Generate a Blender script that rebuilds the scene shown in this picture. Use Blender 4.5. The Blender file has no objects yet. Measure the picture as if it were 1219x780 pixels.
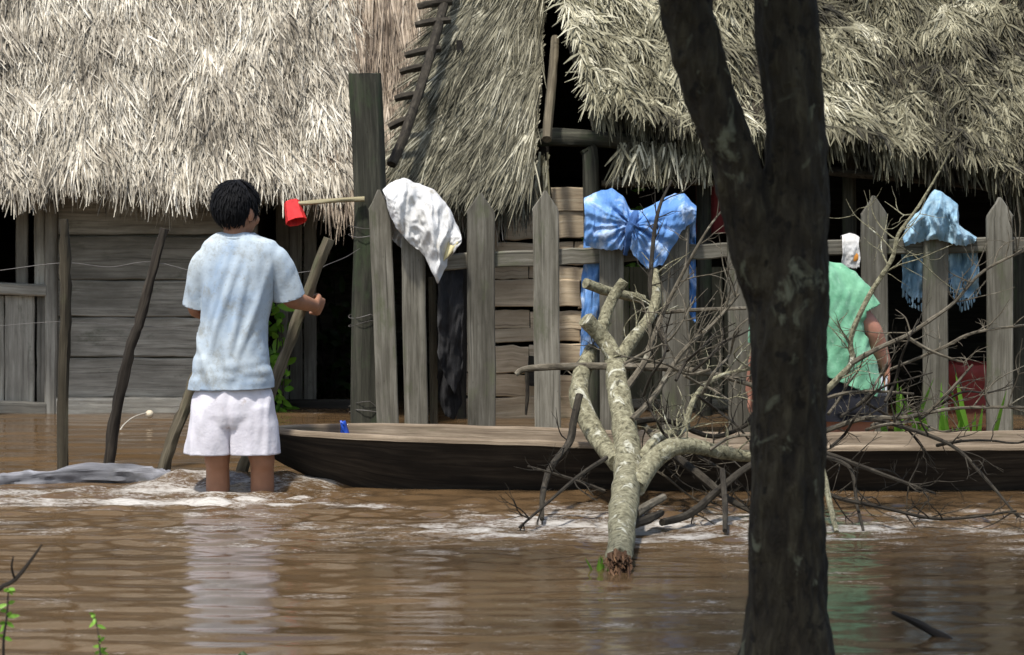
import bpy, bmesh, math, random
import numpy as np
from mathutils import Vector, Matrix, noise
random.seed(7); rng = np.random.default_rng(7)
R = math.radians
scn = bpy.context.scene
COL = scn.collection
F, H, HY = 2800.0, 1.2, 213.0          # focal length in photo pixels, eye height over the water, horizon row

def P(px, py, D):
    return Vector(((px-609.5)*D/F, D, H+(HY-py)*D/F))
def PW(px, D, z):
    return Vector(((px-609.5)*D/F, D, z))

# ------------------------------------------------------------------ materials
class NT:
    def __init__(s, name):
        s.m = bpy.data.materials.new(name); s.m.use_nodes = True
        s.t = s.m.node_tree; s.t.nodes.clear()
        s.out = s.t.nodes.new('ShaderNodeOutputMaterial')
        s.b = s.t.nodes.new('ShaderNodeBsdfPrincipled')
        s.t.links.new(s.b.outputs[0], s.out.inputs[0])
    def n(s, typ, **kw):
        o = s.t.nodes.new(typ)
        for k, v in kw.items(): setattr(o, k, v)
        return o
    def l(s, a, b): s.t.links.new(a, b)
    def attr(s, name):
        o = s.n('ShaderNodeAttribute'); o.attribute_name = name; return o
    def mapping(s, vec, scale):
        o = s.n('ShaderNodeMapping'); o.inputs['Scale'].default_value = scale; s.l(vec, o.inputs[0]); return o.outputs[0]
    def noise(s, vec, scale, detail=5, rough=.6, dist=0):
        o = s.n('ShaderNodeTexNoise'); o.inputs['Scale'].default_value = scale
        o.inputs['Detail'].default_value = detail; o.inputs['Roughness'].default_value = rough
        o.inputs['Distortion'].default_value = dist
        if vec is not None: s.l(vec, o.inputs['Vector'])
        return o.outputs['Fac']
    def ramp(s, fac, stops):
        o = s.n('ShaderNodeValToRGB'); e = o.color_ramp.elements
        while len(e) < len(stops): e.new(.5)
        for i, (p, c) in enumerate(stops):
            e[i].position = p
            e[i].color = (c, c, c, 1) if not isinstance(c, tuple) else (*c, 1)
        s.l(fac, o.inputs[0]); return o.outputs[0]
    def mix(s, fac, a, b, mode='MIX'):
        o = s.n('ShaderNodeMix', data_type='RGBA', blend_type=mode)
        for v, i in ((fac, 0), (a, 6), (b, 7)):
            if isinstance(v, (int, float)): o.inputs[i].default_value = v
            elif isinstance(v, tuple): o.inputs[i].default_value = (*v, 1)
            else: s.l(v, o.inputs[i])
        return o.outputs[2]
    def math(s, op, a, b=0.0):
        o = s.n('ShaderNodeMath', operation=op)
        for v, i in ((a, 0), (b, 1)):
            if isinstance(v, (int, float)): o.inputs[i].default_value = v
            else: s.l(v, o.inputs[i])
        return o.outputs[0]
    def bump(s, h, strength, dist=.01):
        o = s.n('ShaderNodeBump'); o.inputs['Strength'].default_value = strength; o.inputs['Distance'].default_value = dist
        s.l(h, o.inputs['Height']); s.l(o.outputs[0], s.b.inputs['Normal'])
    def col(s, c):
        if isinstance(c, tuple): s.b.inputs['Base Color'].default_value = (*c, 1)
        else: s.l(c, s.b.inputs['Base Color'])
    def fin(s, rough=.8, spec=.3):
        if isinstance(rough, (int, float)): s.b.inputs['Roughness'].default_value = rough
        else: s.l(rough, s.b.inputs['Roughness'])
        s.b.inputs['Specular IOR Level'].default_value = spec
        return s.m

def wood(name, dark, mid, light, moss=0.0, mosscol=(.06, .085, .03), spec=.25, tintamt=.5):
    t = NT(name); g = t.attr('gc').outputs['Vector']
    n1 = t.noise(t.mapping(g, (60, 60, 3.0)), 1, 6, .65, .6)
    n2 = t.noise(t.mapping(g, (7, 7, 2.2)), 1, 5, .6)
    c = t.ramp(n1, [(.28, dark), (.5, mid), (.72, light)])
    c = t.mix(t.ramp(n2, [(.38, 0.0), (.66, .8)]), c, dark)
    ti = t.attr('tint').outputs['Fac']
    v = t.ramp(ti, [(0, 1-tintamt), (1, 1.0+tintamt*.35)])
    c = t.mix(1.0, c, v, 'MULTIPLY')
    n4 = t.noise(t.mapping(g, (160, 160, 40)), 1, 3, .6)
    c = t.mix(t.ramp(n4, [(.66, 0.0), (.75, .7)]), c, (dark[0]*.5, dark[1]*.5, dark[2]*.5))
    n5 = t.noise(t.mapping(g, (150, 150, 1.1)), 1, 3, .5)
    c = t.mix(t.ramp(n5, [(.63, 0.0), (.69, .75)]), c, (dark[0]*.45, dark[1]*.45, dark[2]*.45))
    if moss > 0:
        n3 = t.noise(t.mapping(g, (9, 9, 4)), 1, 6, .7)
        c = t.mix(t.ramp(n3, [(.62-moss*.3, 0.0), (.78-moss*.3, .85)]), c, mosscol)
    t.col(c); t.bump(n1, .5, .006)
    return t.fin(.85, spec)

def thatch(name, stops):
    t = NT(name); ti = t.attr('tint').outputs['Fac']
    c = t.ramp(ti, stops)
    g = t.attr('gc').outputs['Vector']
    n = t.noise(t.mapping(g, (1, 1, 1)), 14, 4, .7)
    c = t.mix(1.0, c, t.ramp(n, [(.3, .55), (.65, 1.12)]), 'MULTIPLY')
    t.col(c); t.b.inputs['Subsurface Weight'].default_value = 0
    return t.fin(.7, .25)

def bark(name, dark, mid, light, lichen, lich_lo, bumpd=.012, scale=1.0, zs=8):
    t = NT(name); g = t.attr('gc').outputs['Vector']
    n1 = t.noise(t.mapping(g, (28*scale, 28*scale, zs*scale)), 1, 7, .65, .5)
    n2 = t.noise(t.mapping(g, (9*scale, 9*scale, 6*scale)), 1, 5, .6, .8)
    n3 = t.noise(t.mapping(g, (22*scale, 22*scale, 18*scale)), 1, 3, .5)
    c = t.ramp(n1, [(.3, dark), (.52, mid), (.72, light)])
    c = t.mix(t.ramp(n2, [(lich_lo, 0.0), (lich_lo+.07, .8)]), c, lichen)
    c = t.mix(t.ramp(n3, [(.61, 0.0), (.67, .8)]), c, (dark[0]*.6, dark[1]*.6, dark[2]*.6))
    t.col(c); t.bump(t.math('ADD', n1, t.math('MULTIPLY', n2, .6)), .9, bumpd)
    return t.fin(.85, .25)

def fabric(name, a, b, stain=None, stain_lo=.58, scale=5, weave=900, sheen=.1):
    t = NT(name); co = t.n('ShaderNodeTexCoord').outputs['Object']
    n = t.noise(co, scale, 5, .6, .6)
    c = t.ramp(n, [(.36, a), (.62, b)])
    if stain:
        n2 = t.noise(t.mapping(co, (1, 1, .7)), scale*2.1, 6, .7, .4)
        c = t.mix(t.ramp(n2, [(stain_lo, 0.0), (stain_lo+.16, .75)]), c, stain)
    t.col(c)
    n3 = t.noise(co, weave*.12, 3, .7)
    t.bump(t.math('ADD', n3, t.math('MULTIPLY', t.noise(co, 30, 3), 2.0)), .35, .004)
    t.b.inputs['Sheen Weight'].default_value = sheen
    return t.fin(.85, .2)

def plain(name, c, rough=.5, spec=.4, var=.25, scale=20, sub=0):
    t = NT(name); co = t.n('ShaderNodeTexCoord').outputs['Object']
    n = t.noise(co, scale, 4, .6)
    cc = t.mix(1.0, c, t.ramp(n, [(.3, 1-var), (.7, 1+var*.5)]), 'MULTIPLY')
    t.col(cc); t.bump(n, .2, .003)
    if sub: t.b.inputs['Subsurface Weight'].default_value = sub; t.b.inputs['Subsurface Radius'].default_value = (.012, .005, .003)
    return t.fin(rough, spec)

def leafmat(name, a, b):
    t = NT(name); ti = t.attr('tint').outputs['Fac']
    c = t.ramp(ti, [(0, a), (1, b)]); t.col(c)
    tr = t.n('ShaderNodeBsdfTranslucent'); t.l(c, tr.inputs[0])
    mx = t.n('ShaderNodeMixShader'); mx.inputs[0].default_value = .35
    t.l(t.b.outputs[0], mx.inputs[1]); t.l(tr.outputs[0], mx.inputs[2]); t.l(mx.outputs[0], t.out.inputs[0])
    return t.fin(.45, .4)

M = {}
M['board_grey'] = wood('weathered_boards', (.15, .137, .11), (.38, .352, .29), (.54, .51, .43), .12, (.07, .075, .045))
M['picket'] = wood('weathered_pickets', (.075, .068, .05), (.205, .19, .15), (.33, .31, .255), .22, (.095, .105, .055), tintamt=.4)
M['board_tan'] = wood('rough_tan_boards', (.33, .25, .16), (.62, .5, .34), (.76, .66, .48), .08, (.12, .12, .06), tintamt=.55)
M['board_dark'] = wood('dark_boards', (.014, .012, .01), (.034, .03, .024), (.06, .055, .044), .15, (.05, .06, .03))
M['olive_panel'] = wood('olive_board', (.08, .075, .045), (.15, .14, .09), (.21, .2, .14), .2, (.09, .1, .05))
M['post'] = wood('mossy_post', (.022, .022, .016), (.06, .058, .042), (.125, .122, .09), .4, (.045, .062, .03))
M['pole'] = wood('pole_bark', (.05, .04, .025), (.12, .1, .065), (.22, .19, .13), .2, (.09, .1, .05))
M['pole_pale'] = wood('pale_pole', (.2, .17, .1), (.34, .3, .18), (.46, .42, .28))
M['stick_dark'] = wood('wet_stick', (.015, .012, .009), (.04, .032, .024), (.09, .075, .055))
M['canoe_out'] = wood('wet_dark_hull', (.009, .007, .005), (.034, .026, .018), (.08, .064, .046), spec=.3)
M['canoe_in'] = wood('worn_canoe_wood', (.09, .065, .042), (.25, .195, .135), (.43, .355, .26), .12, (.1, .09, .05))
M['log'] = wood('grey_log', (.08, .08, .085), (.2, .2, .215), (.38, .38, .4), .1, (.08, .08, .06), spec=.5)
M['torn_wood'] = wood('torn_heartwood', (.06, .03, .016), (.17, .09, .045), (.34, .21, .11))
M['thatch_pale'] = thatch('pale_palm_thatch', [(0, (.06, .052, .038)), (.25, (.27, .235, .18)), (.6, (.52, .47, .37)), (1, (.84, .79, .67))])
M['thatch_red'] = thatch('ruddy_palm_thatch', [(0, (.085, .06, .04)), (.4, (.27, .21, .15)), (.75, (.43, .35, .26)), (1, (.62, .54, .43))])
M['thatch_olive'] = thatch('olive_old_thatch', [(0, (.03, .027, .016)), (.4, (.125, .115, .075)), (.75, (.26, .24, .165)), (1, (.52, .49, .37))])
M['thatch_mix'] = thatch('clumped_yellow_thatch', [(0, (.03, .026, .015)), (.35, (.17, .155, .095)), (.7, (.38, .355, .24)), (1, (.68, .64, .48))])
M['underlay'] = plain('thatch_underside', (.05, .042, .03), .9, .1, .6, 9)
M['bark_dark'] = bark('dark_shaded_bark', (.008, .006, .0035), (.026, .021, .012), (.06, .052, .031), (.13, .135, .09), .6, .03, 1.3, 7)  # dark bark, its colour lowered further to deepen the shade on the trunk
M['bark_pale'] = bark('pale_lichen_bark', (.07, .062, .036), (.24, .222, .14), (.42, .4, .27), (.6, .59, .48), .59, .012, 1.8, 30)
M['bark_twig'] = bark('twig_bark', (.05, .042, .03), (.12, .102, .072), (.22, .195, .15), (.3, .28, .21), .62, .004, 2.0, 10)
M['bark_wet'] = bark('soaked_branch_bark', (.014, .011, .008), (.035, .029, .02), (.07, .06, .045), (.1, .09, .06), .7, .004, 2.0, 10)
M['cloth_white'] = fabric('dirty_white_cloth', (.5, .49, .46), (.68, .68, .67), (.34, .29, .2), .56, 9)
M['cloth_yellow'] = fabric('stained_yellow_cloth', (.62, .5, .22), (.72, .64, .36))
M['tarp_blue'] = fabric('worn_sunlit_blue_tarp', (.045, .15, .4), (.17, .33, .62), (.6, .71, .84), .5, 4.5, sheen=0)  # pale patches paint in sunlit faces as well as wear
M['tarp_navy'] = fabric('navy_tarp', (.02, .06, .18), (.05, .12, .3), scale=8)
M['denim'] = fabric('faded_denim', (.17, .31, .42), (.33, .48, .56), (.09, .15, .22), .58, 14)
M['denim_dark'] = fabric('wet_denim', (.06, .1, .13), (.14, .2, .22), scale=14)
M['cloth_black'] = fabric('black_rag', (.01, .01, .011), (.025, .024, .024))
M['cloth_maroon'] = fabric('maroon_cloth', (.12, .015, .015), (.2, .03, .03))
M['shorts_white'] = fabric('pale_lavender_cotton', (.61, .585, .63), (.68, .66, .7), (.38, .3, .24), .6, 11)
M['shirt_green'] = fabric('mint_green_cotton', (.12, .33, .19), (.2, .45, .28), (.38, .58, .43), .56, 14)
M['shorts_black'] = fabric('black_shorts', (.012, .013, .018), (.022, .023, .03))
M['stripe'] = plain('white_stripe', (.6, .62, .66), .8, .2)
M['skin'] = plain('brown_skin', (.34, .165, .095), .5, .4, .2, 14, .12)
M['skin_red'] = plain('tanned_skin', (.42, .2, .135), .5, .4, .2, 14, .12)
M['hair'] = plain('black_hair', (.008, .008, .009), .8, .15, .4, 60)
M['eye'] = plain('eye_white', (.7, .68, .64), .2, .5, .05)
M['red_plastic'] = plain('red_plastic', (.72, .03, .03), .5, .4, .4, 30)
M['red_barrel'] = plain('faded_red_plastic', (.3, .04, .03), .55, .4, .35, 9)
M['blue_plastic'] = plain('blue_plastic', (.02, .1, .6), .35, .5, .3, 40)
M['orange'] = plain('orange_print', (.7, .28, .05), .7, .2)
M['float_pale'] = plain('pale_float', (.6, .52, .38), .6, .3)
M['wire'] = plain('rusty_wire', (.13, .12, .11), .6, .5, .4, 60)
M['cord'] = plain('pale_cord', (.5, .47, .4), .7, .3)
M['leaf'] = leafmat('leaf_green', (.035, .08, .015), (.1, .19, .03))
M['leaf_bright'] = leafmat('leaf_bright', (.1, .26, .02), (.26, .5, .06))
M['leaf_dark'] = leafmat('leaf_dark', (.02, .045, .012), (.06, .11, .025))

# shirt: pale tee with bluish washed-out patches and dirt
def shirt_mat():
    t = NT('dirty_pale_blue_tee'); co = t.n('ShaderNodeTexCoord').outputs['Object']
    n = t.noise(co, 3.2, 5, .6, .5)
    c = t.ramp(n, [(.34, (.56, .62, .64)), (.52, (.43, .51, .58)), (.68, (.26, .37, .52))])
    n2 = t.noise(co, 12, 8, .8, .2)
    c = t.mix(t.ramp(n2, [(.5, 0.0), (.66, .7)]), c, (.27, .27, .235))
    n6 = t.noise(co, 70, 4, .7)
    c = t.mix(t.ramp(n6, [(.6, 0.0), (.7, .45)]), c, (.2, .2, .18))
    t.col(c); n3 = t.noise(co, 90, 3, .7)
    t.bump(t.math('ADD', n3, t.math('MULTIPLY', t.noise(t.mapping(co, (1, 1, .35)), 22, 3), 1.5)), .3, .004)
    return t.fin(.85, .2)
M['tee'] = shirt_mat()

# ------------------------------------------------------------------ mesh builder
class MB:
    def __init__(s): s.v = []; s.f = []; s.g = []; s.t = []
    def add(s, verts, faces, gc=None, tint=.5):
        o = len(s.v)
        s.v += [tuple(p) for p in verts]
        s.g += [tuple(p) for p in (gc if gc is not None else verts)]
        s.t += list(tint) if isinstance(tint, (list, tuple, np.ndarray)) else [tint]*len(verts)
        s.f += [tuple(i+o for i in f) for f in faces]
    def sweep(s, rows, closed_cap=True, tint=None, seed=None):
        """rows: list of (list of points, list of gc)"""
        n = len(rows[0][0]); vs = []; gs = []; fs = []
        for p, g in rows: vs += p; gs += g
        for i in range(len(rows)-1):
            for k in range(n):
                a, b = i*n+k, i*n+(k+1) % n
                fs.append((a, b, b+n, a+n))
        if closed_cap:
            fs.append(tuple(range(n-1, -1, -1))); m = (len(rows)-1)*n
            fs.append(tuple(m+k for k in range(n)))
        s.add(vs, fs, gs, random.random() if tint is None else tint)
    def board(s, a, b, w, t, wdir=(0, 0, 1), seg=8, wob=.004, tint=None, prof=None):
        a, b = Vector(a), Vector(b); ax = (b-a).normalized()
        wd = Vector(wdir); wd = (wd-ax*wd.dot(ax)).normalized(); td = ax.cross(wd)
        L = (b-a).length; o = Vector((random.random()*50, random.random()*50, random.random()*50)); rows = []
        ch = min(w, t)*.16
        seg_t = [i/seg for i in range(seg+1)] if prof is None else [q[0] for q in prof]
        for i, q in enumerate(seg_t):
            sc = 1 if prof is None else prof[i][1]
            c = a+ax*(L*q)+wd*random.uniform(-wob, wob)+td*random.uniform(-wob, wob)*.5
            hw = w*.5*sc*(1+random.uniform(-wob, wob)*4); ht = t*.5
            hw = max(hw, ch*1.2)
            pr = [(-hw+ch, -ht), (hw-ch, -ht), (hw, -ht+ch), (hw, ht-ch), (hw-ch, ht), (-hw+ch, ht), (-hw, ht-ch), (-hw, -ht+ch)]
            rows.append(([c+wd*x+td*y for x, y in pr], [(o.x+x, o.y+y, o.z+L*q) for x, y in pr]))
        s.sweep(rows, tint=tint)
    def tube(s, pts, rad, n=9, k=4, wob=0.0, cap=True, tint=None, flat=1.0):
        pts = [Vector(p) for p in pts]
        if isinstance(rad, (int, float)): rad = [rad]*len(pts)
        pp, rr = [], []
        m = len(pts)
        for i in range(m-1):
            p0, p1, p2, p3 = pts[max(i-1, 0)], pts[i], pts[i+1], pts[min(i+2, m-1)]
            for j in range(k):
                q = j/k
                pp.append(.5*((2*p1)+(p2-p0)*q+(2*p0-5*p1+4*p2-p3)*q*q+(3*p1-p0-3*p2+p3)*q**3))
                rr.append(rad[i]+(rad[i+1]-rad[i])*q)
        pp.append(pts[-1]); rr.append(rad[-1])
        o = Vector((random.random()*50, random.random()*50, random.random()*50)); rows = []; L = 0
        up = None
        for i, c in enumerate(pp):
            d = (pp[min(i+1, len(pp)-1)]-pp[max(i-1, 0)])
            d = d.normalized() if d.length > 1e-9 else Vector((0, 0, 1))
            if up is None: up = d.orthogonal().normalized()
            up = (up-d*up.dot(d)).normalized(); sd = d.cross(up)
            if i: L += (c-pp[i-1]).length
            ps, gs = [], []
            for q in range(n):
                an = 2*math.pi*q/n
                r = rr[i]
                if wob: r *= 1+wob*noise.noise(Vector((math.cos(an)*1.3+o.x, math.sin(an)*1.3+o.y, L/max(rr[i], .01)*.35+o.z)))+wob*.5*noise.noise(Vector((math.cos(an)*3+o.y, math.sin(an)*3+o.x, L/max(rr[i], .01)*.9)))
                ps.append(c+up*(math.cos(an)*r)+sd*(math.sin(an)*r*flat))
                gs.append((o.x+math.cos(an)*rr[i], o.y+math.sin(an)*rr[i], o.z+L))
            rows.append((ps, gs))
        s.sweep(rows, cap, tint=tint)
        return pp, rr
    def loft(s, rings, n=28, ex=2.0):
        """rings: (centre, xaxis vec, yaxis vec); closed with flat caps"""
        rows = []
        for c, ax, ay in rings:
            c = Vector(c); ps = []
            for q in range(n):
                a = 2*math.pi*q/n; ca, sa = math.cos(a), math.sin(a)
                ps.append(c+Vector(ax)*(math.copysign(abs(ca)**(2/ex), ca))+Vector(ay)*(math.copysign(abs(sa)**(2/ex), sa)))
            rows.append((ps, ps))
        s.sweep(rows, tint=.5)
    def ell(s, c, r, rot=None, n=16, m=10):
        c = Vector(c); rows = []
        for i in range(1, m):
            ph = math.pi*i/m; ps = []
            for q in range(n):
                a = 2*math.pi*q/n
                p = Vector((r[0]*math.sin(ph)*math.cos(a), r[1]*math.sin(ph)*math.sin(a), r[2]*math.cos(ph)))
                if rot: p = rot @ p
                ps.append(c+p)
            rows.append((ps, ps))
        s.sweep(rows, tint=.5)
    def cap(s, pts, rad, n=14):
        """capsule chain, rounded at both ends"""
        s.tube(pts, rad, n=n, k=4, tint=.5)
        for p, r in ((pts[0], rad[0] if not isinstance(rad, float) else rad), (pts[-1], rad[-1] if not isinstance(rad, float) else rad)):
            s.ell(p, (r, r, r), n=n, m=8)
    def mesh(s, name, loc):
        me = bpy.data.meshes.new(name)
        l = Vector(loc)
        me.from_pydata([(x-l.x, y-l.y, z-l.z) for x, y, z in s.v], [], s.f)
        a = me.attributes.new('gc', 'FLOAT_VECTOR', 'POINT'); a.data.foreach_set('vector', np.array(s.g, dtype=np.float32).ravel())
        a = me.attributes.new('tint', 'FLOAT', 'POINT'); a.data.foreach_set('value', np.array(s.t, dtype=np.float32))
        me.update(); return me
    def build(s, name, mat, parent=None, loc=None, smooth=True, angle=40):
        if parent is not None: loc = WL[parent.name]
        elif loc is None:
            a = np.array(s.v); loc = (a[:, 0].mean(), a[:, 1].mean(), a[:, 2].min())
        me = s.mesh(name, loc)
        bm = bmesh.new(); bm.from_mesh(me); bmesh.ops.recalc_face_normals(bm, faces=bm.faces); bm.to_mesh(me); bm.free()
        return link(name, me, mat, parent, loc, smooth, angle)

WL = {}
def link(name, me, mat, parent, loc, smooth=True, angle=40):
    me.materials.append(mat)
    if smooth:
        me.polygons.foreach_set('use_smooth', [True]*len(me.polygons))
        if angle < 179: me.set_sharp_from_angle(angle=R(angle))
    o = bpy.data.objects.new(name, me); COL.objects.link(o)
    if parent is None: o.location = loc
    else: o.parent = parent
    WL[o.name] = Vector(loc)
    return o
def tag(o, label=None, cat=None, group=None, kind=None):
    if label: o['label'] = label
    if cat: o['category'] = cat
    if group: o['group'] = group
    if kind: o['kind'] = kind
    return o
def thing(name, loc, label, cat, group=None):
    o = bpy.data.objects.new(name, None); COL.objects.link(o); o.location = loc; o.empty_display_size = .1
    WL[o.name] = Vector(loc); return tag(o, label, cat, group)

def solid(mb, voxel, smooth=4):
    """union of closed shapes as one continuous skin"""
    me = mb.mesh('tmp', (0, 0, 0)); bm = bmesh.new(); bm.from_mesh(me)
    bmesh.ops.recalc_face_normals(bm, faces=bm.faces); bm.to_mesh(me); bm.free()
    o = bpy.data.objects.new('tmp', me); COL.objects.link(o)
    m = o.modifiers.new('r', 'REMESH'); m.mode = 'VOXEL'; m.voxel_size = voxel; m.use_smooth_shade = True
    if smooth:
        m2 = o.modifiers.new('s', 'SMOOTH'); m2.iterations = smooth; m2.factor = .5
    dg = bpy.context.evaluated_depsgraph_get()
    out = bpy.data.meshes.new_from_object(o.evaluated_get(dg))
    bpy.data.objects.remove(o); bpy.data.meshes.remove(me)
    return out
def shift(me, loc):
    me.transform(Matrix.Translation(-Vector(loc))); return me
def cut(me, planes):
    """remove what lies beyond each plane (point, outward normal)"""
    bm = bmesh.new(); bm.from_mesh(me)
    for p, nrm in planes:
        bmesh.ops.bisect_plane(bm, geom=bm.verts[:]+bm.edges[:]+bm.faces[:], plane_co=p, plane_no=nrm, clear_outer=True)
    bm.to_mesh(me); bm.free(); return me
def folds(me, fn):
    bm = bmesh.new(); bm.from_mesh(me); bm.normal_update()
    for v in bm.verts: v.co += v.normal*fn(v.co)
    bm.to_mesh(me); bm.free(); return me

# ------------------------------------------------------------------ numpy noise
def vnoise(x, y, seed=0):
    xi, yi = np.floor(x).astype(np.int64), np.floor(y).astype(np.int64)
    fx, fy = x-xi, y-yi; fx = fx*fx*(3-2*fx); fy = fy*fy*(3-2*fy)
    def h(a, b):
        n = (a*374761393+b*668265263+seed*1442695041) & 0x7fffffff
        n = ((n ^ (n >> 13))*1274126177) & 0x7fffffff
        n = (n ^ (n >> 16)) & 0x7fffffff
        return n/0x7fffffff
    return (h(xi, yi)*(1-fx)+h(xi+1, yi)*fx)*(1-fy)+(h(xi, yi+1)*(1-fx)+h(xi+1, yi+1)*fx)*fy
def fbm(x, y, o=4, seed=0):
    s, a, t = 0, 1, 0
    for i in range(o):
        s = s+a*vnoise(x*2**i, y*2**i, seed+i*17); t += a; a *= .55
    return s/t

# ------------------------------------------------------------------ ground and water
def grid_obj(name, xs, ys, zf, mat, extra=None):
    X, Y = np.meshgrid(xs, ys); Z = zf(X, Y); nx, ny = len(xs), len(ys)
    v = np.stack([X, Y, Z], -1).reshape(-1, 3)
    i = np.arange(nx*ny).reshape(ny, nx)
    f = np.stack([i[:-1, :-1], i[:-1, 1:], i[1:, 1:], i[1:, :-1]], -1).reshape(-1, 4)
    me = bpy.data.meshes.new(name); me.vertices.add(len(v)); me.vertices.foreach_set('co', v.ravel())
    me.loops.add(f.size); me.loops.foreach_set('vertex_index', f.ravel().astype(np.int32))
    me.polygons.add(len(f)); me.polygons.foreach_set('loop_start', np.arange(0, f.size, 4, dtype=np.int32))
    me.update(calc_edges=True); me.validate()
    for k, fn in (extra or {}).items():
        a = me.attributes.new(k, 'FLOAT', 'POINT'); a.data.foreach_set('value', fn(X, Y).ravel().astype(np.float32))
    me.polygons.foreach_set('use_smooth', [True]*len(me.polygons))
    o = bpy.data.objects.new(name, me); COL.objects.link(o); me.materials.append(mat)
    o['kind'] = 'structure'; return o

def lin(a, b, st): return np.arange(a, b+st*.5, st)
gx = np.concatenate([[-400, -150, -60, -25], lin(-12, 12, .5), [25, 60, 150, 400]])
gy = np.concatenate([[-400, -120, -40, -12], lin(-4, 24, .4), [32, 50, 100, 200, 500]])
def ground_z(X, Y):
    near = np.clip((5.3-Y)/1.6, 0, 1); far = np.clip((Y-17)/5, 0, 1)
    return -.36+near*near*(3-2*near)*.5+far*far*(3-2*far)*.75+(fbm(X*1.3, Y*1.3, 3, 5)-.5)*.1
t = NT('muddy_ground'); co = t.n('ShaderNodeTexCoord').outputs['Object']
n1 = t.noise(co, 1.7, 6, .6); n2 = t.noise(co, 14, 5, .7)
t.col(t.mix(t.ramp(n1, [(.42, 0.0), (.6, .9)]), t.ramp(n2, [(.3, (.07, .05, .032)), (.7, (.17, .125, .08))]), (.06, .085, .025)))
t.bump(n2, .6, .03); grid_obj('ground', gx, gy, ground_z, t.fin(.9, .2))

def wset(n, l0, l1, sd):
    out = []
    for i in range(n):
        lam = l0*((l1/l0)**rng.random()); an = rng.normal(0, sd)
        out.append((2*math.pi/lam*math.sin(an), 2*math.pi/lam*math.cos(an), rng.random()*6.28, lam))
    return out
swell, chop = wset(46, .085, .27, .16), wset(46, .075, .2, .5)
def env(X, Y):
    """smooth swell everywhere, patchy like gusts"""
    return (.1+.85*fbm(X*.8, Y*.9, 3, 3))*(.55+.55*np.clip((.1-X)*1.2, 0, 1))
def rough(X, Y):
    """where the current breaks up: past the log and round the fallen tree"""
    m = np.exp(-((Y-8.3)/.65)**2)*(.15+1.0*fbm(X*1.3+4, Y*2.2, 3, 9))*np.clip(.6+.4*np.cos((X-.6)*1.1), .3, 1)
    return m+np.exp(-((Y-8.95)/.3)**2)*np.exp(-((X+1.3)/1.0)**2)*.8+.045
def hump(X, Y):
    c = 9.22+.03*np.sin(X*9)
    return .055*np.exp(-((Y-c)/.085)**2)*np.clip((X+1.5)*5, 0, 1)*np.clip((-.62-X)*4, 0, 1)*(.6+.7*fbm(X*6, Y*6, 3, 31))
def water_z(X, Y):
    h = 0; c = 0; wob = 1.6*vnoise(X*1.1, Y*1.1, 77)
    for kx, ky, ph, lam in swell: h = h+lam*.0042*np.sin(kx*X+ky*Y+ph+wob)
    for kx, ky, ph, lam in chop: c = c+lam*.0135*np.sin(kx*X+ky*Y+ph+2*wob)
    ed = np.clip((3.9-np.abs(X))*2, 0, 1)*np.clip((Y-5.0)*3, 0, 1)*np.clip((12.9-Y)*2, 0, 1)
    return (h*env(X, Y)+c*rough(X, Y)+hump(X, Y))*ed
def foam_glint_f(X, Y):
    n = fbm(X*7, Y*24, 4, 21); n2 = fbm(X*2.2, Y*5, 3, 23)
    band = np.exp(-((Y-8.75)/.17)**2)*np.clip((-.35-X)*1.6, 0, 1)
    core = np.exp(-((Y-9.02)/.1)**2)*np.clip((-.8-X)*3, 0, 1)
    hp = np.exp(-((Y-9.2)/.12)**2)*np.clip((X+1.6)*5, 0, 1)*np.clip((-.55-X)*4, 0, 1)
    drift_glint = np.exp(-((Y-8.15)/.55)**2)*(.62+.4*np.clip((X+.6)*2, 0, 1))+.22*np.exp(-((Y-6.6)/.9)**2)  # pale streaks painted in for sky glints on the ripples
    tree = np.exp(-((Y-8.05)/.4)**2)*np.exp(-((X-.55)/.75)**2)*.95  # more painted sky glints, round the fallen tree
    return np.clip(band*.95+core*.95+hp*.7+drift_glint*.52+tree*.6, 0, 1.1)*.5+n*1.0+n2*.35-.98
t = NT('muddy_flood_water'); co = t.n('ShaderNodeTexCoord').outputs['Object']
fo = t.attr('foam_glint').outputs['Fac']
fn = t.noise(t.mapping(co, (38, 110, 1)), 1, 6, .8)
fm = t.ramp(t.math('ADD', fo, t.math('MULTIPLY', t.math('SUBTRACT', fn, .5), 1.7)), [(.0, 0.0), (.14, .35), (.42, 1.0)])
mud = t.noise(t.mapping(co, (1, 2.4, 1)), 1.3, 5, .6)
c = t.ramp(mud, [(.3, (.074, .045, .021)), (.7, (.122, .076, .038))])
t.col(t.mix(t.math('MULTIPLY', fm, .74), c, (.6, .58, .53)))  # real foam and the painted glints share this pale colour
t.b.inputs['IOR'].default_value = 1.333
rip = t.noise(t.mapping(co, (16, 55, 1)), 1, 4, .6)
t.bump(t.math('ADD', rip, t.math('MULTIPLY', fm, 1.2)), .05, .012)
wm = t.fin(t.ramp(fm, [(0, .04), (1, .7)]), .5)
wx = np.concatenate([[-400, -100, -30, -10], lin(-3.9, 3.9, .02), [10, 30, 100, 400]])
wy = np.concatenate([[-60, -10, 2], lin(5.0, 13.0, .02), [16, 22, 30]])
grid_obj('flood_water', wx, wy, water_z, wm, {'foam_glint': foam_glint_f})

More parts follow.
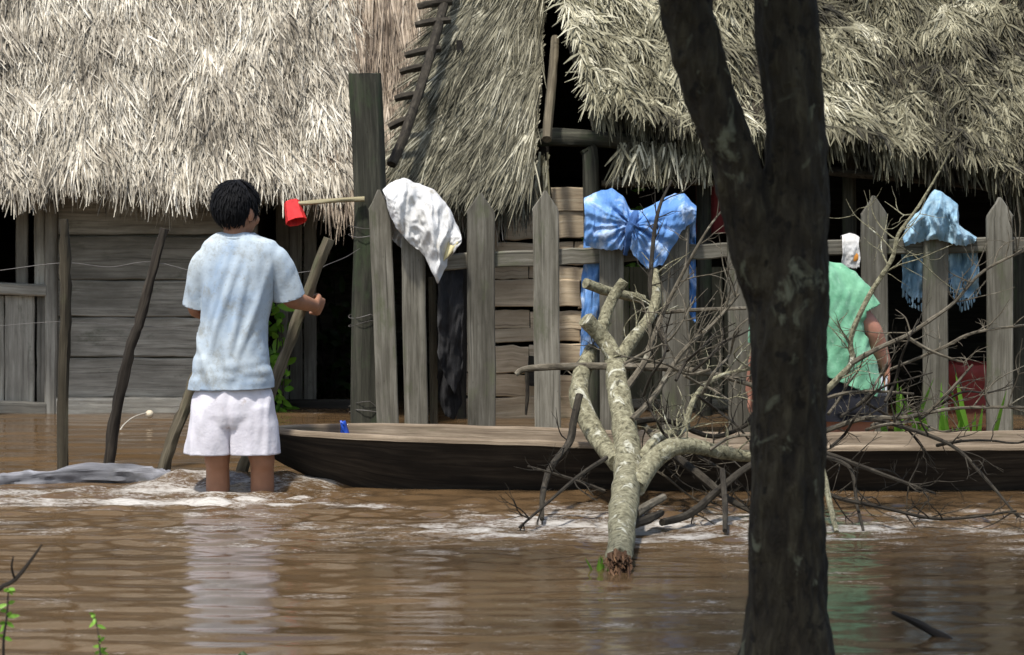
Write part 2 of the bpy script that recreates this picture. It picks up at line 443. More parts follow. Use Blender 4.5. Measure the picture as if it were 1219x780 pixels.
# ------------------------------------------------------------------ thatch
def strands(pos, nrm, dwn, W, Lg, spread, lift, droop, tint, mb=None, name=None, lean=0.0):
    """pos,nrm,dwn: (N,3). one bent blade per root point"""
    N = len(pos); side = np.cross(dwn, nrm)
    th = rng.normal(lean, spread, N)[:, None]; li = (lift*(.35+rng.random(N)*1.1))[:, None]
    d = dwn*np.cos(th)+side*np.sin(th)+nrm*li; d /= np.linalg.norm(d, axis=1)[:, None]
    tw = rng.normal(0, .7, N)[:, None]
    wv = np.cross(d, nrm); wv /= np.linalg.norm(wv, axis=1)[:, None]
    wv = wv*np.cos(tw)+np.cross(d, wv)*np.sin(tw)
    L = Lg[:, None]; w = W[:, None]*.5
    g = np.array([0, 0, -1.0])
    p0 = pos-d*L*.12; p1 = pos+d*L*.5; p2 = pos+d*L+g*L*droop*rng.random((N, 1))
    v = np.stack([p0-wv*w*.8, p0+wv*w*.8, p1-wv*w, p1+wv*w, p2-wv*w*.25, p2+wv*w*.25], 1)
    i = np.arange(N)[:, None]*6
    f = np.concatenate([i+np.array([[0, 1, 3, 2]]), i+np.array([[2, 3, 5, 4]])], 0)
    return v.reshape(-1, 3), f, np.repeat(tint, 6)

def np_mesh(name, chunks, mat, parent):
    loc = np.array(WL[parent.name]); V, Fc, T = [], [], []; o = 0
    for v, f, t_ in chunks:
        V.append(v-loc); Fc.append(f+o); T.append(t_); o += len(v)
    V = np.concatenate(V); Fc = np.concatenate(Fc); T = np.concatenate(T)
    me = bpy.data.meshes.new(name); me.vertices.add(len(V)); me.vertices.foreach_set('co', V.ravel())
    me.loops.add(Fc.size); me.loops.foreach_set('vertex_index', Fc.ravel().astype(np.int32))
    me.polygons.add(len(Fc)); me.polygons.foreach_set('loop_start', np.arange(0, Fc.size, 4, dtype=np.int32))
    me.update(calc_edges=True)
    a = me.attributes.new('gc', 'FLOAT_VECTOR', 'POINT'); a.data.foreach_set('vector', V.astype(np.float32).ravel())
    a = me.attributes.new('tint', 'FLOAT', 'POINT'); a.data.foreach_set('value', T.astype(np.float32))
    return link(name, me, mat, parent, tuple(loc), False)

def roof_patch(BL, BR, TL, TR, n, wr, lr, spread, lift, droop, lean=0.0, vmax=.75, bias=1.3, sag=None, bump=.05, seed=1, fringe=0, fl=(.12, .3), tpow=1.0, clump=.5, vmin=0):
    """blades over a bilinear slope; sag(u) shifts the eave; returns chunks"""
    BL, BR, TL, TR = [np.array(q, float) for q in (BL, BR, TL, TR)]
    out = []
    for kind, N in (('body', n), ('fringe', fringe)):
        if not N: continue
        u = rng.random(N)
        v = vmin+rng.random(N)**bias*(vmax-vmin) if kind == 'body' else rng.random(N)**1.5*.05-.005
        e = BL+(BR-BL)*u[:, None]; r = TL+(TR-TL)*u[:, None]
        if sag is not None: e = e+np.stack([np.zeros(N), np.zeros(N), sag(u)], 1)
        p = e+(r-e)*v[:, None]
        dwn = e-r; dwn /= np.linalg.norm(dwn, axis=1)[:, None]
        ax = (BR-BL)/np.linalg.norm(BR-BL); nr = np.cross(ax, -dwn)
        nr /= np.linalg.norm(nr, axis=1)[:, None]
        nr = np.where(nr[:, 1:2] > 0, -nr, nr)
        len_ = np.linalg.norm(r-e, axis=1)
        b = fbm(u*np.linalg.norm(BR-BL)*3.0, v*len_*4.5, 4, seed)
        p = p+nr*((b-.45)*bump*2)[:, None]
        cl = fbm(u*np.linalg.norm(BR-BL)*9, v*len_*5, 3, seed+5)
        big = fbm(u*np.linalg.norm(BR-BL)*1.6, v*len_*2.2, 3, seed+11)
        tint = np.clip((.02+.95*rng.random(N)**tpow)*(1-clump*.5)+((cl-.5)*1.5+(big-.5)*1.0)*clump+.12, 0, 1)
        W = wr[0]+(wr[1]-wr[0])*rng.random(N)
        if kind == 'body':
            L = lr[0]+(lr[1]-lr[0])*rng.random(N)
            ln = lean+(fbm(u*8, v*6, 2, seed+9)-.5)*spread*(1.1 if spread < .4 else 1.9)
            out.append(strands(p, nr, dwn, W, L, spread, lift, droop, tint, lean=0)) if np.isscalar(lean) and lean == 0 and spread < 0 else out.append(strands_l(p, nr, dwn, W, L, spread, lift, droop, tint, ln))
        else:
            d2 = dwn*.45+np.array([0, 0, -1.0])*.75; d2 /= np.linalg.norm(d2, axis=1)[:, None]
            q = p-nr*(rng.random(N)*.16)[:, None]
            rag = fbm(u*np.linalg.norm(BR-BL)*6, u*0+3.3, 3, seed+3)
            L = (fl[0]+(fl[1]-fl[0])*rng.random(N))*(.45+1.1*rag)
            out.append(strands_l(q, nr, d2, W, L, .17, .05, .1, np.clip(tint-.05, 0, 1), 0))
    return out
def strands_l(pos, nrm, dwn, W, Lg, spread, lift, droop, tint, lean):
    side = np.cross(dwn, nrm); a = np.asarray(lean)*np.ones(len(pos))
    d = dwn*np.cos(a)[:, None]+side*np.sin(a)[:, None]
    return strands(pos, nrm, d, W, Lg, spread, lift, droop, tint)

def slab(mb, BL, BR, TL, TR, th=.1, sag=None, n=24):
    """closed under-layer of a roof slope"""
    BL, BR, TL, TR = [Vector(q) for q in (BL, BR, TL, TR)]
    nr = (BR-BL).cross(TL-BL).normalized()
    if nr.y > 0: nr = -nr
    rows = []
    for i in range(n+1):
        u = i/n; e = BL.lerp(BR, u); r = TL.lerp(TR, u)
        if sag is not None: e = e+Vector((0, 0, float(sag(np.array([u]))[0])))
        e2 = e+(r-e).normalized()*.05
        ps = [e2-nr*.02, r-nr*.02, r-nr*(.02+th), e2-nr*(.02+th)]
        rows.append((ps, ps))
    mb.sweep(rows, tint=.3)

def wall_boards(mb, a0, a1, z0, z1, bh, th=.03, gap=-.012, jit=.006, seg=10, tmin=.2):
    """horizontal planks from a0 to a1 (xy), stacked z0..z1"""
    z = z0
    while z < z1-.02:
        h = min(bh*random.uniform(.85, 1.15), z1-z)
        o = random.uniform(-jit, jit)
        mb.board((a0[0], a0[1]+o, z+h/2), (a1[0], a1[1]+o+random.uniform(-jit, jit), z+h/2+random.uniform(-jit, jit)), h-gap, th, (0, 0, 1), seg, .003, tint=random.uniform(tmin, 1))
        z += h

# ------------------------------------------------------------------ left hut
DW = 12.1
hx = lambda px, D=DW: (px-609.5)*D/F
lh = thing('thatched_hut', (-2.6, 13.2, -.36), 'plank hut with long pale cream thatch, at the left behind the boy', 'hut')
Xl, Xr = -4.6, hx(300)
mb = MB(); wall_boards(mb, (hx(66), DW), (Xr, DW), .075, 1.42, .22, gap=.007, jit=.004)
wall_boards(mb, (hx(66), DW+.05), (Xr, DW+.05), .075, 1.42, .3)
mb.board((hx(60), DW-.03, .03), (Xr+.02, DW-.03, .03), .1, .06, (0, 0, 1), 10, .004, tint=.9)
wall_boards(mb, (Xl, DW), (hx(-25), DW), -.3, 1.42, .22)
wall_boards(mb, (Xl, DW+.03), (Xl, 15.2), -.3, 1.5, .24)
wall_boards(mb, (Xl, 15.2), (-.1, 15.2), -.3, 1.7, .24)
mb.build('wall', M['board_grey'], lh)
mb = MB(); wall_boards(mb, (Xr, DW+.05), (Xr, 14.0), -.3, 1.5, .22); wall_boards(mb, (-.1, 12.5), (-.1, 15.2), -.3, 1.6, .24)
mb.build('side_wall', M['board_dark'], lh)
for px in (62, 300):
    mb = MB(); mb.board((hx(px), DW-.035, -.36), (hx(px)+.01, DW-.03, 1.5), .06, .07, (1, 0, 0), 8, .004); mb.build('corner_post', M['board_grey'], lh)
# door at far left: boarded lower half, barred opening above
mb = MB()
for a, b in ((-22, 6), (7, 42)): mb.board((hx((a+b)/2), DW-.01, .03), (hx((a+b)/2), DW-.01, .6), (b-a)/231, .028, (1, 0, 0), 8, .002)
mb.board((hx(52), DW-.012, .03), (hx(52), DW-.012, .6), 14/231, .028, (1, 0, 0), 8, .002)
dr = mb.build('door', M['board_grey'], lh)
mb = MB(); mb.board((hx(-24), DW-.045, .64), (hx(58), DW-.045, .63), .06, .05, (0, 0, 1), 6, .003)
mb.build('door_frame', M['board_grey'], dr); mb = MB()
mb.board((hx(-24), DW-.05, .03), (hx(58), DW-.05, .02), .07, .05, (0, 0, 1), 6, .003); mb.build('door_frame', M['board_grey'], dr)
mb = MB()
for px, w in ((-12, .05), (27, .06), (48, .055)): mb.board((hx(px), DW-.01, .66), (hx(px), DW-.01, 1.45), w, .03, (1, 0, 0), 8, .002)
mb.build('window_bar', M['board_grey'], dr)
# upright screen boards right of the boy
mb = MB()
for k, px in enumerate((336, 352, 369)): mb.board((hx(px, 12.5), 12.5+.01*k, -.3), (hx(px, 12.5), 12.5+.012*k, 1.2), .068, .025, (1, 0, 0), 8, .003)
mb.build('screen_boards', M['board_grey'], lh)
mb = MB(); mb.board((Xr, 12.35, -.02), (hx(440), 12.35, -.02), .12, .05, (0, 0, 1), 8, .004); mb.build('sill', M['board_dark'], lh)
sagL = lambda u: (fbm(u*7, u*0+.5, 3, 4)-.5)*.16
BL, BR = (-4.9, 11.75, 1.25), (-.05, 11.75, 1.24); TL, TR = (-4.9, 13.85, 4.1), (-.05, 13.85, 4.1)
mb = MB(); slab(mb, BL, BR, TL, TR, .12, sagL); slab(mb, (-4.9, 15.7, 1.25), (-.05, 15.7, 1.25), TL, TR, .12)
for X in (-4.58, -.12):
    for q in range(10):
        z = 1.45+q*.26; hw = 2.08*(4.1-z)/2.9-.14
        if hw > .05: mb.board((X, 13.85-hw, z), (X, 13.85+hw, z), .255, .03, (0, 0, 1), 4, .002)
rf = mb.build('roof', M['underlay'], lh)
sp = (hx(395, 11.8)+4.9)/4.85
def part(u0, u1, **k):
    f = lambda u: sagL(u0+(u1-u0)*u)
    L = lambda a, b, q: tuple(a[i]+(b[i]-a[i])*q for i in range(3))
    return roof_patch(L(BL, BR, u0), L(BL, BR, u1), L(TL, TR, u0), L(TL, TR, u1), sag=f, **k)
np_mesh('thatch', part(.42, sp+.012, n=46000, wr=(.0035, .012), lr=(.1, .28), spread=.26, lift=.24, droop=.3, lean=-.22, vmax=.42, bias=1.0, seed=2, fringe=5200, fl=(.06, .17), tpow=.8, clump=.6, bump=.045)
        + part(0, .42, n=5000, wr=(.012, .026), lr=(.2, .42), spread=.2, lift=.2, droop=.25, lean=-.16, vmax=.9, bias=1.0, seed=2, fringe=2500, fl=(.08, .2), tpow=.75)
        + part(.42, sp, n=3500, wr=(.015, .03), lr=(.3, .5), spread=.2, lift=.2, droop=.25, vmax=.98, vmin=.44, bias=.8, seed=6, tpow=.75), M['thatch_pale'], rf)
np_mesh('thatch', part(sp-.012, 1, n=9000, wr=(.004, .011), lr=(.2, .45), spread=.1, lift=.12, droop=.2, lean=-.1, vmax=.5, bias=1.0, seed=12, fringe=1500, fl=(.1, .24), tpow=.9, clump=.4), M['thatch_red'], rf)

# ------------------------------------------------------------------ middle hut
mh = thing('thatched_hut', (.1, 12.6, -.36), 'tan board hut with fine dark olive thatch between the other two huts', 'hut')
DM = 11.85; mx = lambda px, D=DM: (px-609.5)*D/F
mzz = lambda py, D=DM: H+(HY-py)*D/F
BL, BR, TL, TR = P(474, 204, 11.5), P(636, 204, 11.5), Vector((.08, 13.6, 3.5)), Vector((.27, 13.6, 3.5))
sagM = lambda u: (fbm(u*4, u*0+.5, 3, 14)-.5)*.1-.05*np.clip((u-.75)*4, 0, 1)
mb = MB(); slab(mb, BL, BR, TL, TR, .08, sagM); rfm = mb.build('roof', M['underlay'], mh)
np_mesh('thatch', roof_patch(BL, BR, TL, TR, 18000, (.003, .009), (.14, .34), .15, .1, .15, lean=.32, vmax=.5, bias=.9, sag=sagM, bump=.03, seed=33, fringe=1500, fl=(.08, .22), tpow=1.1, clump=.45)
        + roof_patch(BL, BR, TL, TR, 2500, (.008, .014), (.2, .4), .13, .1, .15, lean=.16, vmax=.98, vmin=.45, bias=.8, sag=sagM, bump=.03, seed=34), M['thatch_olive'], rfm)
# the bare sticks along its left rake
mb = MB()
e = [P(466, 196, 11.2), P(480, 165, 11.32), P(498, 112, 11.55), P(514, 60, 11.8), P(528, 8, 12.05), P(545, -60, 12.4)]
mb.tube(e, .024, 8, 4, .2); mb.build('rake_pole', M['bark_wet'], mh)
for (x0, y0, x1, y1, D) in ((494, 30, 536, 24, 11.95), (482, 66, 524, 58, 11.8), (476, 86, 512, 78, 11.72), (497, 8, 538, 2, 12.05), (470, 118, 500, 112, 11.55), (463, 152, 490, 140, 11.45)):
    mb = MB(); mb.tube([P(x0, y0, D), P((x0+x1)/2, (y0+y1)/2-1, D), P(x1, y1, D+.02)], [.016, .02, .018], 8, 3, .2); mb.build('lath', M['bark_wet'], mh)
mb = MB(); mb.tube([P(651, 166, 11.5), P(655, 120, 11.7), P(659, 75, 11.92), P(661, 45, 12.06)], [.024, .025, .023, .02], 9, 4, .15); mb.build('rafter', M['pole'], mh)
# beam under the two roofs
mb = MB(); mb.tube([P(616, 164, 11.8), P(680, 164, 11.8), P(740, 168, 11.8), P(802, 176, 11.8)], [.045, .045, .042, .03], 10, 4, .22); mb.build('beam', M['post'], mh)
mb = MB(); mb.tube([PW(705, 11.75, -.3), P(704, 225, 11.75), P(699, 176, 11.75)], [.04, .042, .045], 10, 4, .15); mb.build('post', M['post'], mh)
mb = MB(); mb.board(PW(549, 11.8, -.3), P(552, 205, 11.8), .05, .05, (1, 0, 0), 8, .004); mb.board(PW(648, 11.9, .95), P(648, 170, 11.9), .05, .05, (1, 0, 0), 8, .004); mb.build('post', M['board_dark'], mh)
# wall of uneven boards, wide top board, gaps
mb = MB(); z = -.25
random.seed(21)
while z < .84:
    h = random.choice((.07, .085, .1, .12, .14)); sl = random.uniform(-.018, .018)
    x0 = mx(548)+random.uniform(0, .03); xm = mx(random.choice((random.uniform(628, 634), random.uniform(680, 694), 690))); x1 = mx(704)
    y = DM+random.uniform(-.015, .015)
    mb.board((x0, y, z+h/2), (xm, y+.01, z+h/2+sl), h-random.uniform(.0, .007), .026, (0, 0, 1), 8, .005, tint=random.uniform(.6, 1))
    mb.board((xm+.006, y+.012, z+h/2+random.uniform(-.012, .012)), (x1, y, z+h/2-sl), h-random.uniform(.0, .01), .026, (0, 0, 1), 6, .005, tint=random.uniform(.55, 1))
    z += h+.003
mb.board((mx(600), DM-.03, mzz(266)), (mx(700), DM-.02, mzz(262)), .17, .03, (0, 0, 1), 8, .004, tint=.5)
mb.board((mx(598), DM-.035, mzz(236)), (mx(702), DM-.03, mzz(238)), .12, .03, (0, 0, 1), 8, .004, tint=.35)
mb.board((mx(586), DM-.04, mzz(300)), (mx(597), DM-.04, mzz(222)), .04, .03, (1, 0, 0), 6, .003, tint=.3)
mb.build('wall', M['board_tan'], mh)
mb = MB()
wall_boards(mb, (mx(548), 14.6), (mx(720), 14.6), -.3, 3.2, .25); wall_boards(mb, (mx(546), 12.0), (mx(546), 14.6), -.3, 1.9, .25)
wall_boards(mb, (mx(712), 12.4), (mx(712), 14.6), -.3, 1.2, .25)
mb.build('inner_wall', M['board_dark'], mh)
mb = MB(); mb.board((mx(628, 11.84), 11.79, mzz(440)), (mx(660), 11.79, mzz(442)), .15, .012, (0, 0, 1), 4, .002); mb.build('patch_board', M['board_dark'], mh)
np_mesh('straw_fringe', [strands(np.stack([mx(612)+rng.random(130)*.17, 11.7+rng.random(130)*.05, 1.2+rng.random(130)*.12], 1), np.tile([0, -1.0, 0], (130, 1)), np.tile([0, 0, -1.0], (130, 1)), .008+rng.random(130)*.008, .1+rng.random(130)*.12, .15, .05, .05, rng.random(130))], M['thatch_mix'], mh)

# ------------------------------------------------------------------ right hut
rh = thing('thatched_hut', (2.5, 13.2, -.36), 'open fronted hut under clumped yellow olive thatch, behind the fence at the right', 'hut')
exx = np.array([640, 690, 760, 830, 910, 1000, 1100, 1219, 1700.]); eyy = np.array([150, 152, 172, 188, 190, 196, 206, 236, 240.])
DE = 11.55
X0, X1 = (704-609.5)*DE/F, 4.7
def sagR(u):
    X = X0+(X1-X0)*u; px = X*F/DE+609.5
    return (HY-(np.interp(px, exx, eyy)-34))*DE/F+(fbm(u*22, u*0+.5, 3, 44)-.5)*.09
BL, BR, TL, TR = (X0, DE, H), (X1, DE, H), (-.24, 13.8, 3.9), (X1, 13.8, 3.9)
mb = MB(); slab(mb, BL, BR, TL, TR, .12, sagR, 40); slab(mb, (.2, 15.8, 1.3), (X1, 15.8, 1.3), TL, TR, .12)
rfr = mb.build('roof', M['underlay'], rh)
np_mesh('thatch', roof_patch(BL, BR, TL, TR, 56000, (.004, .013), (.05, .15), .5, .25, .4, lean=0, vmax=.48, bias=.95, sag=sagR, bump=.11, seed=55, fringe=3600, fl=(.05, .15), tpow=1.0, clump=1.0)
        + roof_patch(BL, BR, TL, TR, 4000, (.012, .025), (.15, .3), .4, .22, .4, vmax=.98, vmin=.47, bias=.8, sag=sagR, bump=.07, seed=56), M['thatch_mix'], rfr)
# ragged second layer hanging low under the beam
n = 420; pxs = 735+rng.random(n)*115
np_mesh('straw_fringe', [strands(np.stack([(pxs-609.5)*11.62/F, 11.58+rng.random(n)*.06, H+(HY-(172+rng.random(n)*16))*11.6/F], 1), np.tile([0, -1.0, 0], (n, 1)), np.tile([0, -.1, -1.0], (n, 1)), .006+rng.random(n)*.01, .06+rng.random(n)*.13, .3, .1, .05, rng.random(n))], M['thatch_mix'], rh)
mb = MB(); mb.tube([P(716, 219, 11.8), P(790, 218, 11.8), P(905, 214, 11.82)], .018, 8, 4, .15); mb.build('beam', M['pole'], rh)
for px, D, py in ((837, 11.95, 160), (1213, 12.0, 180), (1010, 12.1, 180)):
    mb = MB(); mb.tube([PW(px, D, -.33), PW(px+2, D, .5), P(px, py, D)], [.04, .038, .035], 9, 4, .15); mb.build('post', M['post'], rh)
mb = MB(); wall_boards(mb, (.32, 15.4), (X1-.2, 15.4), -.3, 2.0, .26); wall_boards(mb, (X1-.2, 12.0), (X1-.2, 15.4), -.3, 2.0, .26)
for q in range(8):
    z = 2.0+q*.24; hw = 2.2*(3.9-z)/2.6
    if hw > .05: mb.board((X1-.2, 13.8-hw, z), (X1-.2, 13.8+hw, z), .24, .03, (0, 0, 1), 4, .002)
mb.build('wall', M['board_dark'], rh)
mb = MB()
for k in range(6): mb.board(PW(735+k*28, 12.3, -.3), P(735+k*28, 318, 12.3), .118, .025, (1, 0, 0), 8, .003, tint=random.uniform(.5, 1))
mb.build('low_partition', M['olive_panel'], rh)
mb = MB(); mb.board(P(690, 481, 12.2), P(885, 481, 12.2), .05, .04, (0, 0, 1), 8, .003); mb.build('ledge', M['picket'], rh)
mb = MB(); mb.tube([P(986, 204, 11.75), P(1100, 214, 11.75), P(1260, 232, 11.75)], .022, 8, 4, .2); mb.build('eave_pole', M['bark_wet'], rh)

# things inside the right hut
mb = MB()
c = PW(1153, 12.45, -.3); pr = [(0, .145), (.02, .155), (.2, .162), (.22, .167), (.24, .162), (.44, .162), (.46, .167), (.48, .16), (.5, .15), (.505, .12)]
mb.loft([((c.x, c.y, c.z+z*1.05), (r, 0, 0), (0, r, 0)) for z, r in pr], 28)
mb.build('barrel', M['red_barrel'], None, c)
tag(bpy.data.objects['barrel'], 'faded red plastic drum standing in the dark hut behind the right fence', 'barrel')
mb = MB(); rows = []
for i in range(12):
    u = i/11; x = .94+u*.17
    rows.append(([Vector((x, 12.02+.02*math.sin(u*9)+.012*(k % 2), 1.19-.27*q)) for k, q in ((0, 0), (0, 1), (1, 1), (1, 0))],)*2)
mb.sweep(rows, tint=.5); tag(mb.build('cloth', M['cloth_maroon'], None), 'dark maroon cloth hanging in the shade left of the big tree', 'cloth')

# ------------------------------------------------------------------ fence
DF = 10.9
fe = thing('picket_fence', (.6, DF, -.36), 'grey weathered picket fence with pointed tops in front of the huts', 'fence')
# px at top, top py, px at the water, width px
pk = [(451, 226, 463, 26), (491, 262, 496, 28), (572, 230, 574, 33), (649, 227, 652, 31), (728, 238, 729, 29), (804, 236, 805, 33), (879, 235, 882, 28), (960, 234, 960, 31), (1040, 233, 1042, 31), (1114, 262, 1113, 30), (1190, 235, 1190, 31), (1268, 236, 1268, 31), (1346, 236, 1346, 31)]
for (xt, yt, xb, w) in pk:
    mb = MB(); a = PW(xb+(xb-xt)*.25, DF, -.36); b = P(xt, yt, DF); L = (b-a).length; W = w*DF/F
    tip = 1-.085/L
    mb.board(a, b, W, .03, (1, 0, 0), wob=.0025, prof=[(q, 1) for q in np.linspace(0, tip-.01, 9)]+[(tip, 1), (tip+(1-tip)*.3, .72), (tip+(1-tip)*.65, .38), (1, .06)])
    mb.build('picket', M['picket'], fe)
for pts, w in (([(528, 312), (722, 303)], .075), ([(716, 304), (900, 297)], .07), ([(896, 296), (1400, 289)], .07)):
    mb = MB(); mb.board(P(*pts[0], DF+.035), P(*pts[1], DF+.035), w, .038, (0, 0, 1), 14, .004); mb.build('rail', M['picket'], fe)
mb = MB(); mb.board(PW(440, DF+.04, -.1), PW(1400, DF+.04, -.1), .07, .035, (0, 0, 1), 14, .004); mb.build('rail', M['picket'], fe)

mb = MB(); pp = [(436, 520, .075), (437, 400, .075), (441, 240, .077), (438, 160, .078), (434, 88, .078)]
rows = []
for i in range(len(pp)-1):
    a, b = pp[i], pp[i+1]; mb_ = None
    for j in range(6):
        q = j/6; c = P(a[0]+(b[0]-a[0])*q, a[1]+(b[1]-a[1])*q, 11.1); r = a[2]
        rows.append((c, r))
rows.append((P(434, 88, 11.1), .076)); rows.insert(0, (PW(436, 11.1, -.36), .075))
rr = []
for i, (c, r) in enumerate(rows):
    ps = []; gs = []
    for k in range(20):
        a = 2*math.pi*k/20; ca, sa = math.cos(a), math.sin(a); q = 1/max(abs(ca), abs(sa))**.72
        rad = r*q*(1+.05*noise.noise(Vector((ca*2, sa*2, c.z*4))))
        ps.append(c+Vector((ca*rad, sa*rad, .012*noise.noise(Vector((ca*3, sa*3, 5))) if i == len(rows)-1 else 0))); gs.append((ca*rad+3, sa*rad+7, c.z))
    rr.append((ps, gs))
mb.sweep(rr, tint=.5)
tag(mb.build('post', M['post'], None), 'tall thick dark timber post at the left end of the fence', 'post')

# wire strung from the stakes to the post
wi = thing('wire_fence', PW(200, 9.6, 0), 'loose rusty wire strung between the stakes and the tall post', 'wire')
mb = MB(); mb.tube([P(-60, 330, 9.5), P(0, 322, 9.5), P(76, 313, 9.5), P(130, 318, 9.55), P(183, 312, 9.6), P(260, 330, 9.62), P(330, 327, 9.6), P(374, 322, 9.62), P(390, 315, 9.9), P(412, 306, 10.5), P(428, 296, 11.0)], .0014, 5, 5)
mb.tube([P(-60, 392, 9.5), P(0, 388, 9.5), P(76, 383, 9.5), P(160, 388, 9.6), P(260, 392, 9.7)], .001, 5, 5); mb.build('strand', M['wire'], wi)
mb = MB(); pts = []
for i in range(54):
    a = i*.7; pts.append(PW(437, 11.1, .08+i*.0042+.34*(i//18))+Vector((math.cos(a)*.088, math.sin(a)*.088, .012*math.sin(i*1.3))))
mb.tube(pts, .0016, 4, 2); mb.build('coil', M['wire'], wi)

# red scoop on a pale stick fixed to the post
sc = thing('scoop', P(350, 262, 11.0), 'red plastic scoop on a thin pale stick tied to the tall post', 'scoop')
mb = MB(); mb.tube([P(352, 243, 11.0), P(395, 239, 11.0), P(434, 237, 11.0)], [.011, .011, .012], 9, 4, .1); mb.build('handle', M['pole_pale'], sc)
mb = MB(); c = P(350, 252, 11.0); ax = Vector((.25, -.35, -.9)).normalized(); u = ax.orthogonal().normalized(); w = ax.cross(u); rr = []
for q, r in ((-.052, .0), (-.052, .03), (-.05, .036), (.0, .044), (.05, .05), (.052, .053), (.054, .05), (.05, .046), (0, .04), (-.044, .033), (-.046, 0.001)):
    ps = [c+ax*q+u*(math.cos(2*math.pi*k/8)*r)+w*(math.sin(2*math.pi*k/8)*r) for k in range(8)]; rr.append((ps, ps))
mb.sweep(rr, False, tint=.5); mb.build('cup', M['red_plastic'], sc, angle=30)

# ------------------------------------------------------------------ cloths on the fence
def drape(name, D, tops, bots, backs, mat, label, cat, fold=.022, nf=3.0, seed=1, gap=.03, rows=40, sub=12, bulge=.02, parent=None, fringe=0, ragged=.01, pinch=None):
    def res(a):
        a = np.array(a, float); m = len(a); q = np.linspace(0, m-1, (m-1)*sub+1)
        return np.stack([np.interp(q, np.arange(m), a[:, 0]), np.interp(q, np.arange(m), a[:, 1])], 1)
    T, B, K = res(tops), res(bots), res(backs); n = len(T); vs = []; fs = []
    for i in range(n):
        u = i/(n-1)
        for j in range(rows*2+1):
            if j <= rows:
                v = 1-j/rows; p = T[i]+(B[i]-T[i])*v; sgn = -1
            else:
                v = j/rows-1; p = T[i]+(K[i]-T[i])*v; sgn = 1
            ph = u*nf*6.28
            q = Vector((p[0]*.055, p[1]*.02, seed*3.1+sgn))
            f = fold*2.4*(.55-abs(noise.noise(q*1.15)))+fold*1.3*(.5-abs(noise.noise(q*2.6)))+fold*1.2*noise.noise(q*.6)+min(1, fold/.02)*(.011*(.35-abs(noise.noise(q*5.3+Vector((0, v*2, 0)))))+.007*(.3-abs(noise.noise(q*9.1))))+math.sin(ph+v*1.3+seed)*fold*.55*min(1, v*2.5)+fold*.5*abs(noise.noise(Vector((p[0]*.09+p[1]*.05, p[1]*.03, seed))))
            off = gap*min(1, v*5+.06)+bulge*math.sin(math.pi*min(1, v))*(1 if sgn < 0 else .4)
            if pinch and sgn < 0:
                ex, ey = p[0]-pinch[0], p[1]-pinch[1]; rr_ = math.hypot(ex, ey); an = math.atan2(ey, ex)
                f = f*.5+math.exp(-rr_/50)*(.5-abs(noise.noise(Vector((math.cos(an)*3.2, math.sin(an)*3.2, seed)))))*fold*4.2-.02*math.exp(-(rr_/14)**2)
            d = D+sgn*(off+max(-.02, f)*min(1, .25+v*2))
            P_ = P(p[0]+noise.noise(q*3)*2.2, p[1]+(noise.noise(Vector((i*.35, j*.1, seed)))*ragged*300*v if j in (0, rows*2) else noise.noise(q*2+Vector((9, 0, 0)))*2.5), d)
            vs.append(P_)
    m = rows*2+1
    for i in range(n-1):
        for j in range(m-1):
            if fringe and j > m-2-fringe and (i % 3 == 0 or random.random() < .2): continue
            fs.append((i*m+j, i*m+j+1, (i+1)*m+j+1, (i+1)*m+j))
    mb = MB(); mb.add(vs, fs)
    o = mb.build(name, mat, parent, angle=180)
    s = o.modifiers.new('thick', 'SOLIDIFY'); s.thickness = .003; s.offset = 0
    s = o.modifiers.new('sub', 'SUBSURF'); s.levels = s.render_levels = 1
    if label: tag(o, label, cat)
    return o
wc = drape('cloth', DF-.01, [(456, 226), (466, 216), (480, 212), (500, 218), (520, 229), (535, 248), (547, 276)],
      [(460, 242), (472, 272), (488, 290), (503, 302), (522, 338), (533, 312), (549, 288)],
      [(457, 262), (470, 290), (486, 300), (500, 300), (515, 300), (530, 290), (546, 288)],
      M['cloth_white'], 'dirty white cloth thrown over the left pickets beside the tall post', 'cloth', .03, 2.6, 3, .03, bulge=.02)
mb = MB(); vs = []
for i in range(6):
    for j in range(6):
        u, v = i/5, j/5; vs.append(P(529+u*17-v*3, 288+v*24*(1-u*.55)-u*2, DF-.085+.012*math.sin(u*4+v*3)))
mb.add(vs, [(i*6+j, i*6+j+1, i*6+j+7, i*6+j+6) for i in range(5) for j in range(5)])
o = mb.build('patch', M['cloth_yellow'], wc, angle=180); s = o.modifiers.new('t', 'SOLIDIFY'); s.thickness = .003
bt = drape('tarp', DF-.01, [(696, 235), (710, 228), (727, 223), (742, 234), (751, 250), (764, 250), (785, 239), (804, 230), (815, 230), (828, 246)],
      [(697, 293), (710, 296), (725, 298), (740, 297), (748, 290), (755, 305), (771, 321), (788, 316), (812, 275), (828, 262)],
      [(690, 425), (704, 420), (713, 415), (724, 330), (750, 300), (764, 300), (785, 310), (802, 320), (822, 380), (829, 385)],
      M['tarp_blue'], 'bright blue tarp tied in the middle like a bow over two fence pickets', 'tarp', .026, 3.5, 8, .03, bulge=.02, pinch=(752, 268))
mb = MB(); mb.tube([P(757, 252, DF-.055), P(754, 262, DF-.085), P(750, 274, DF-.09), P(747, 290, DF-.075), P(744, 303, DF-.05)], [.01, .02, .023, .018, .01], 14, 6, .6)
mb.tube([P(748, 262, DF-.07), P(755, 268, DF-.1), P(762, 272, DF-.07)], [.012, .016, .01], 12, 6, .5)
mb.build('knot', M['tarp_navy'], bt)
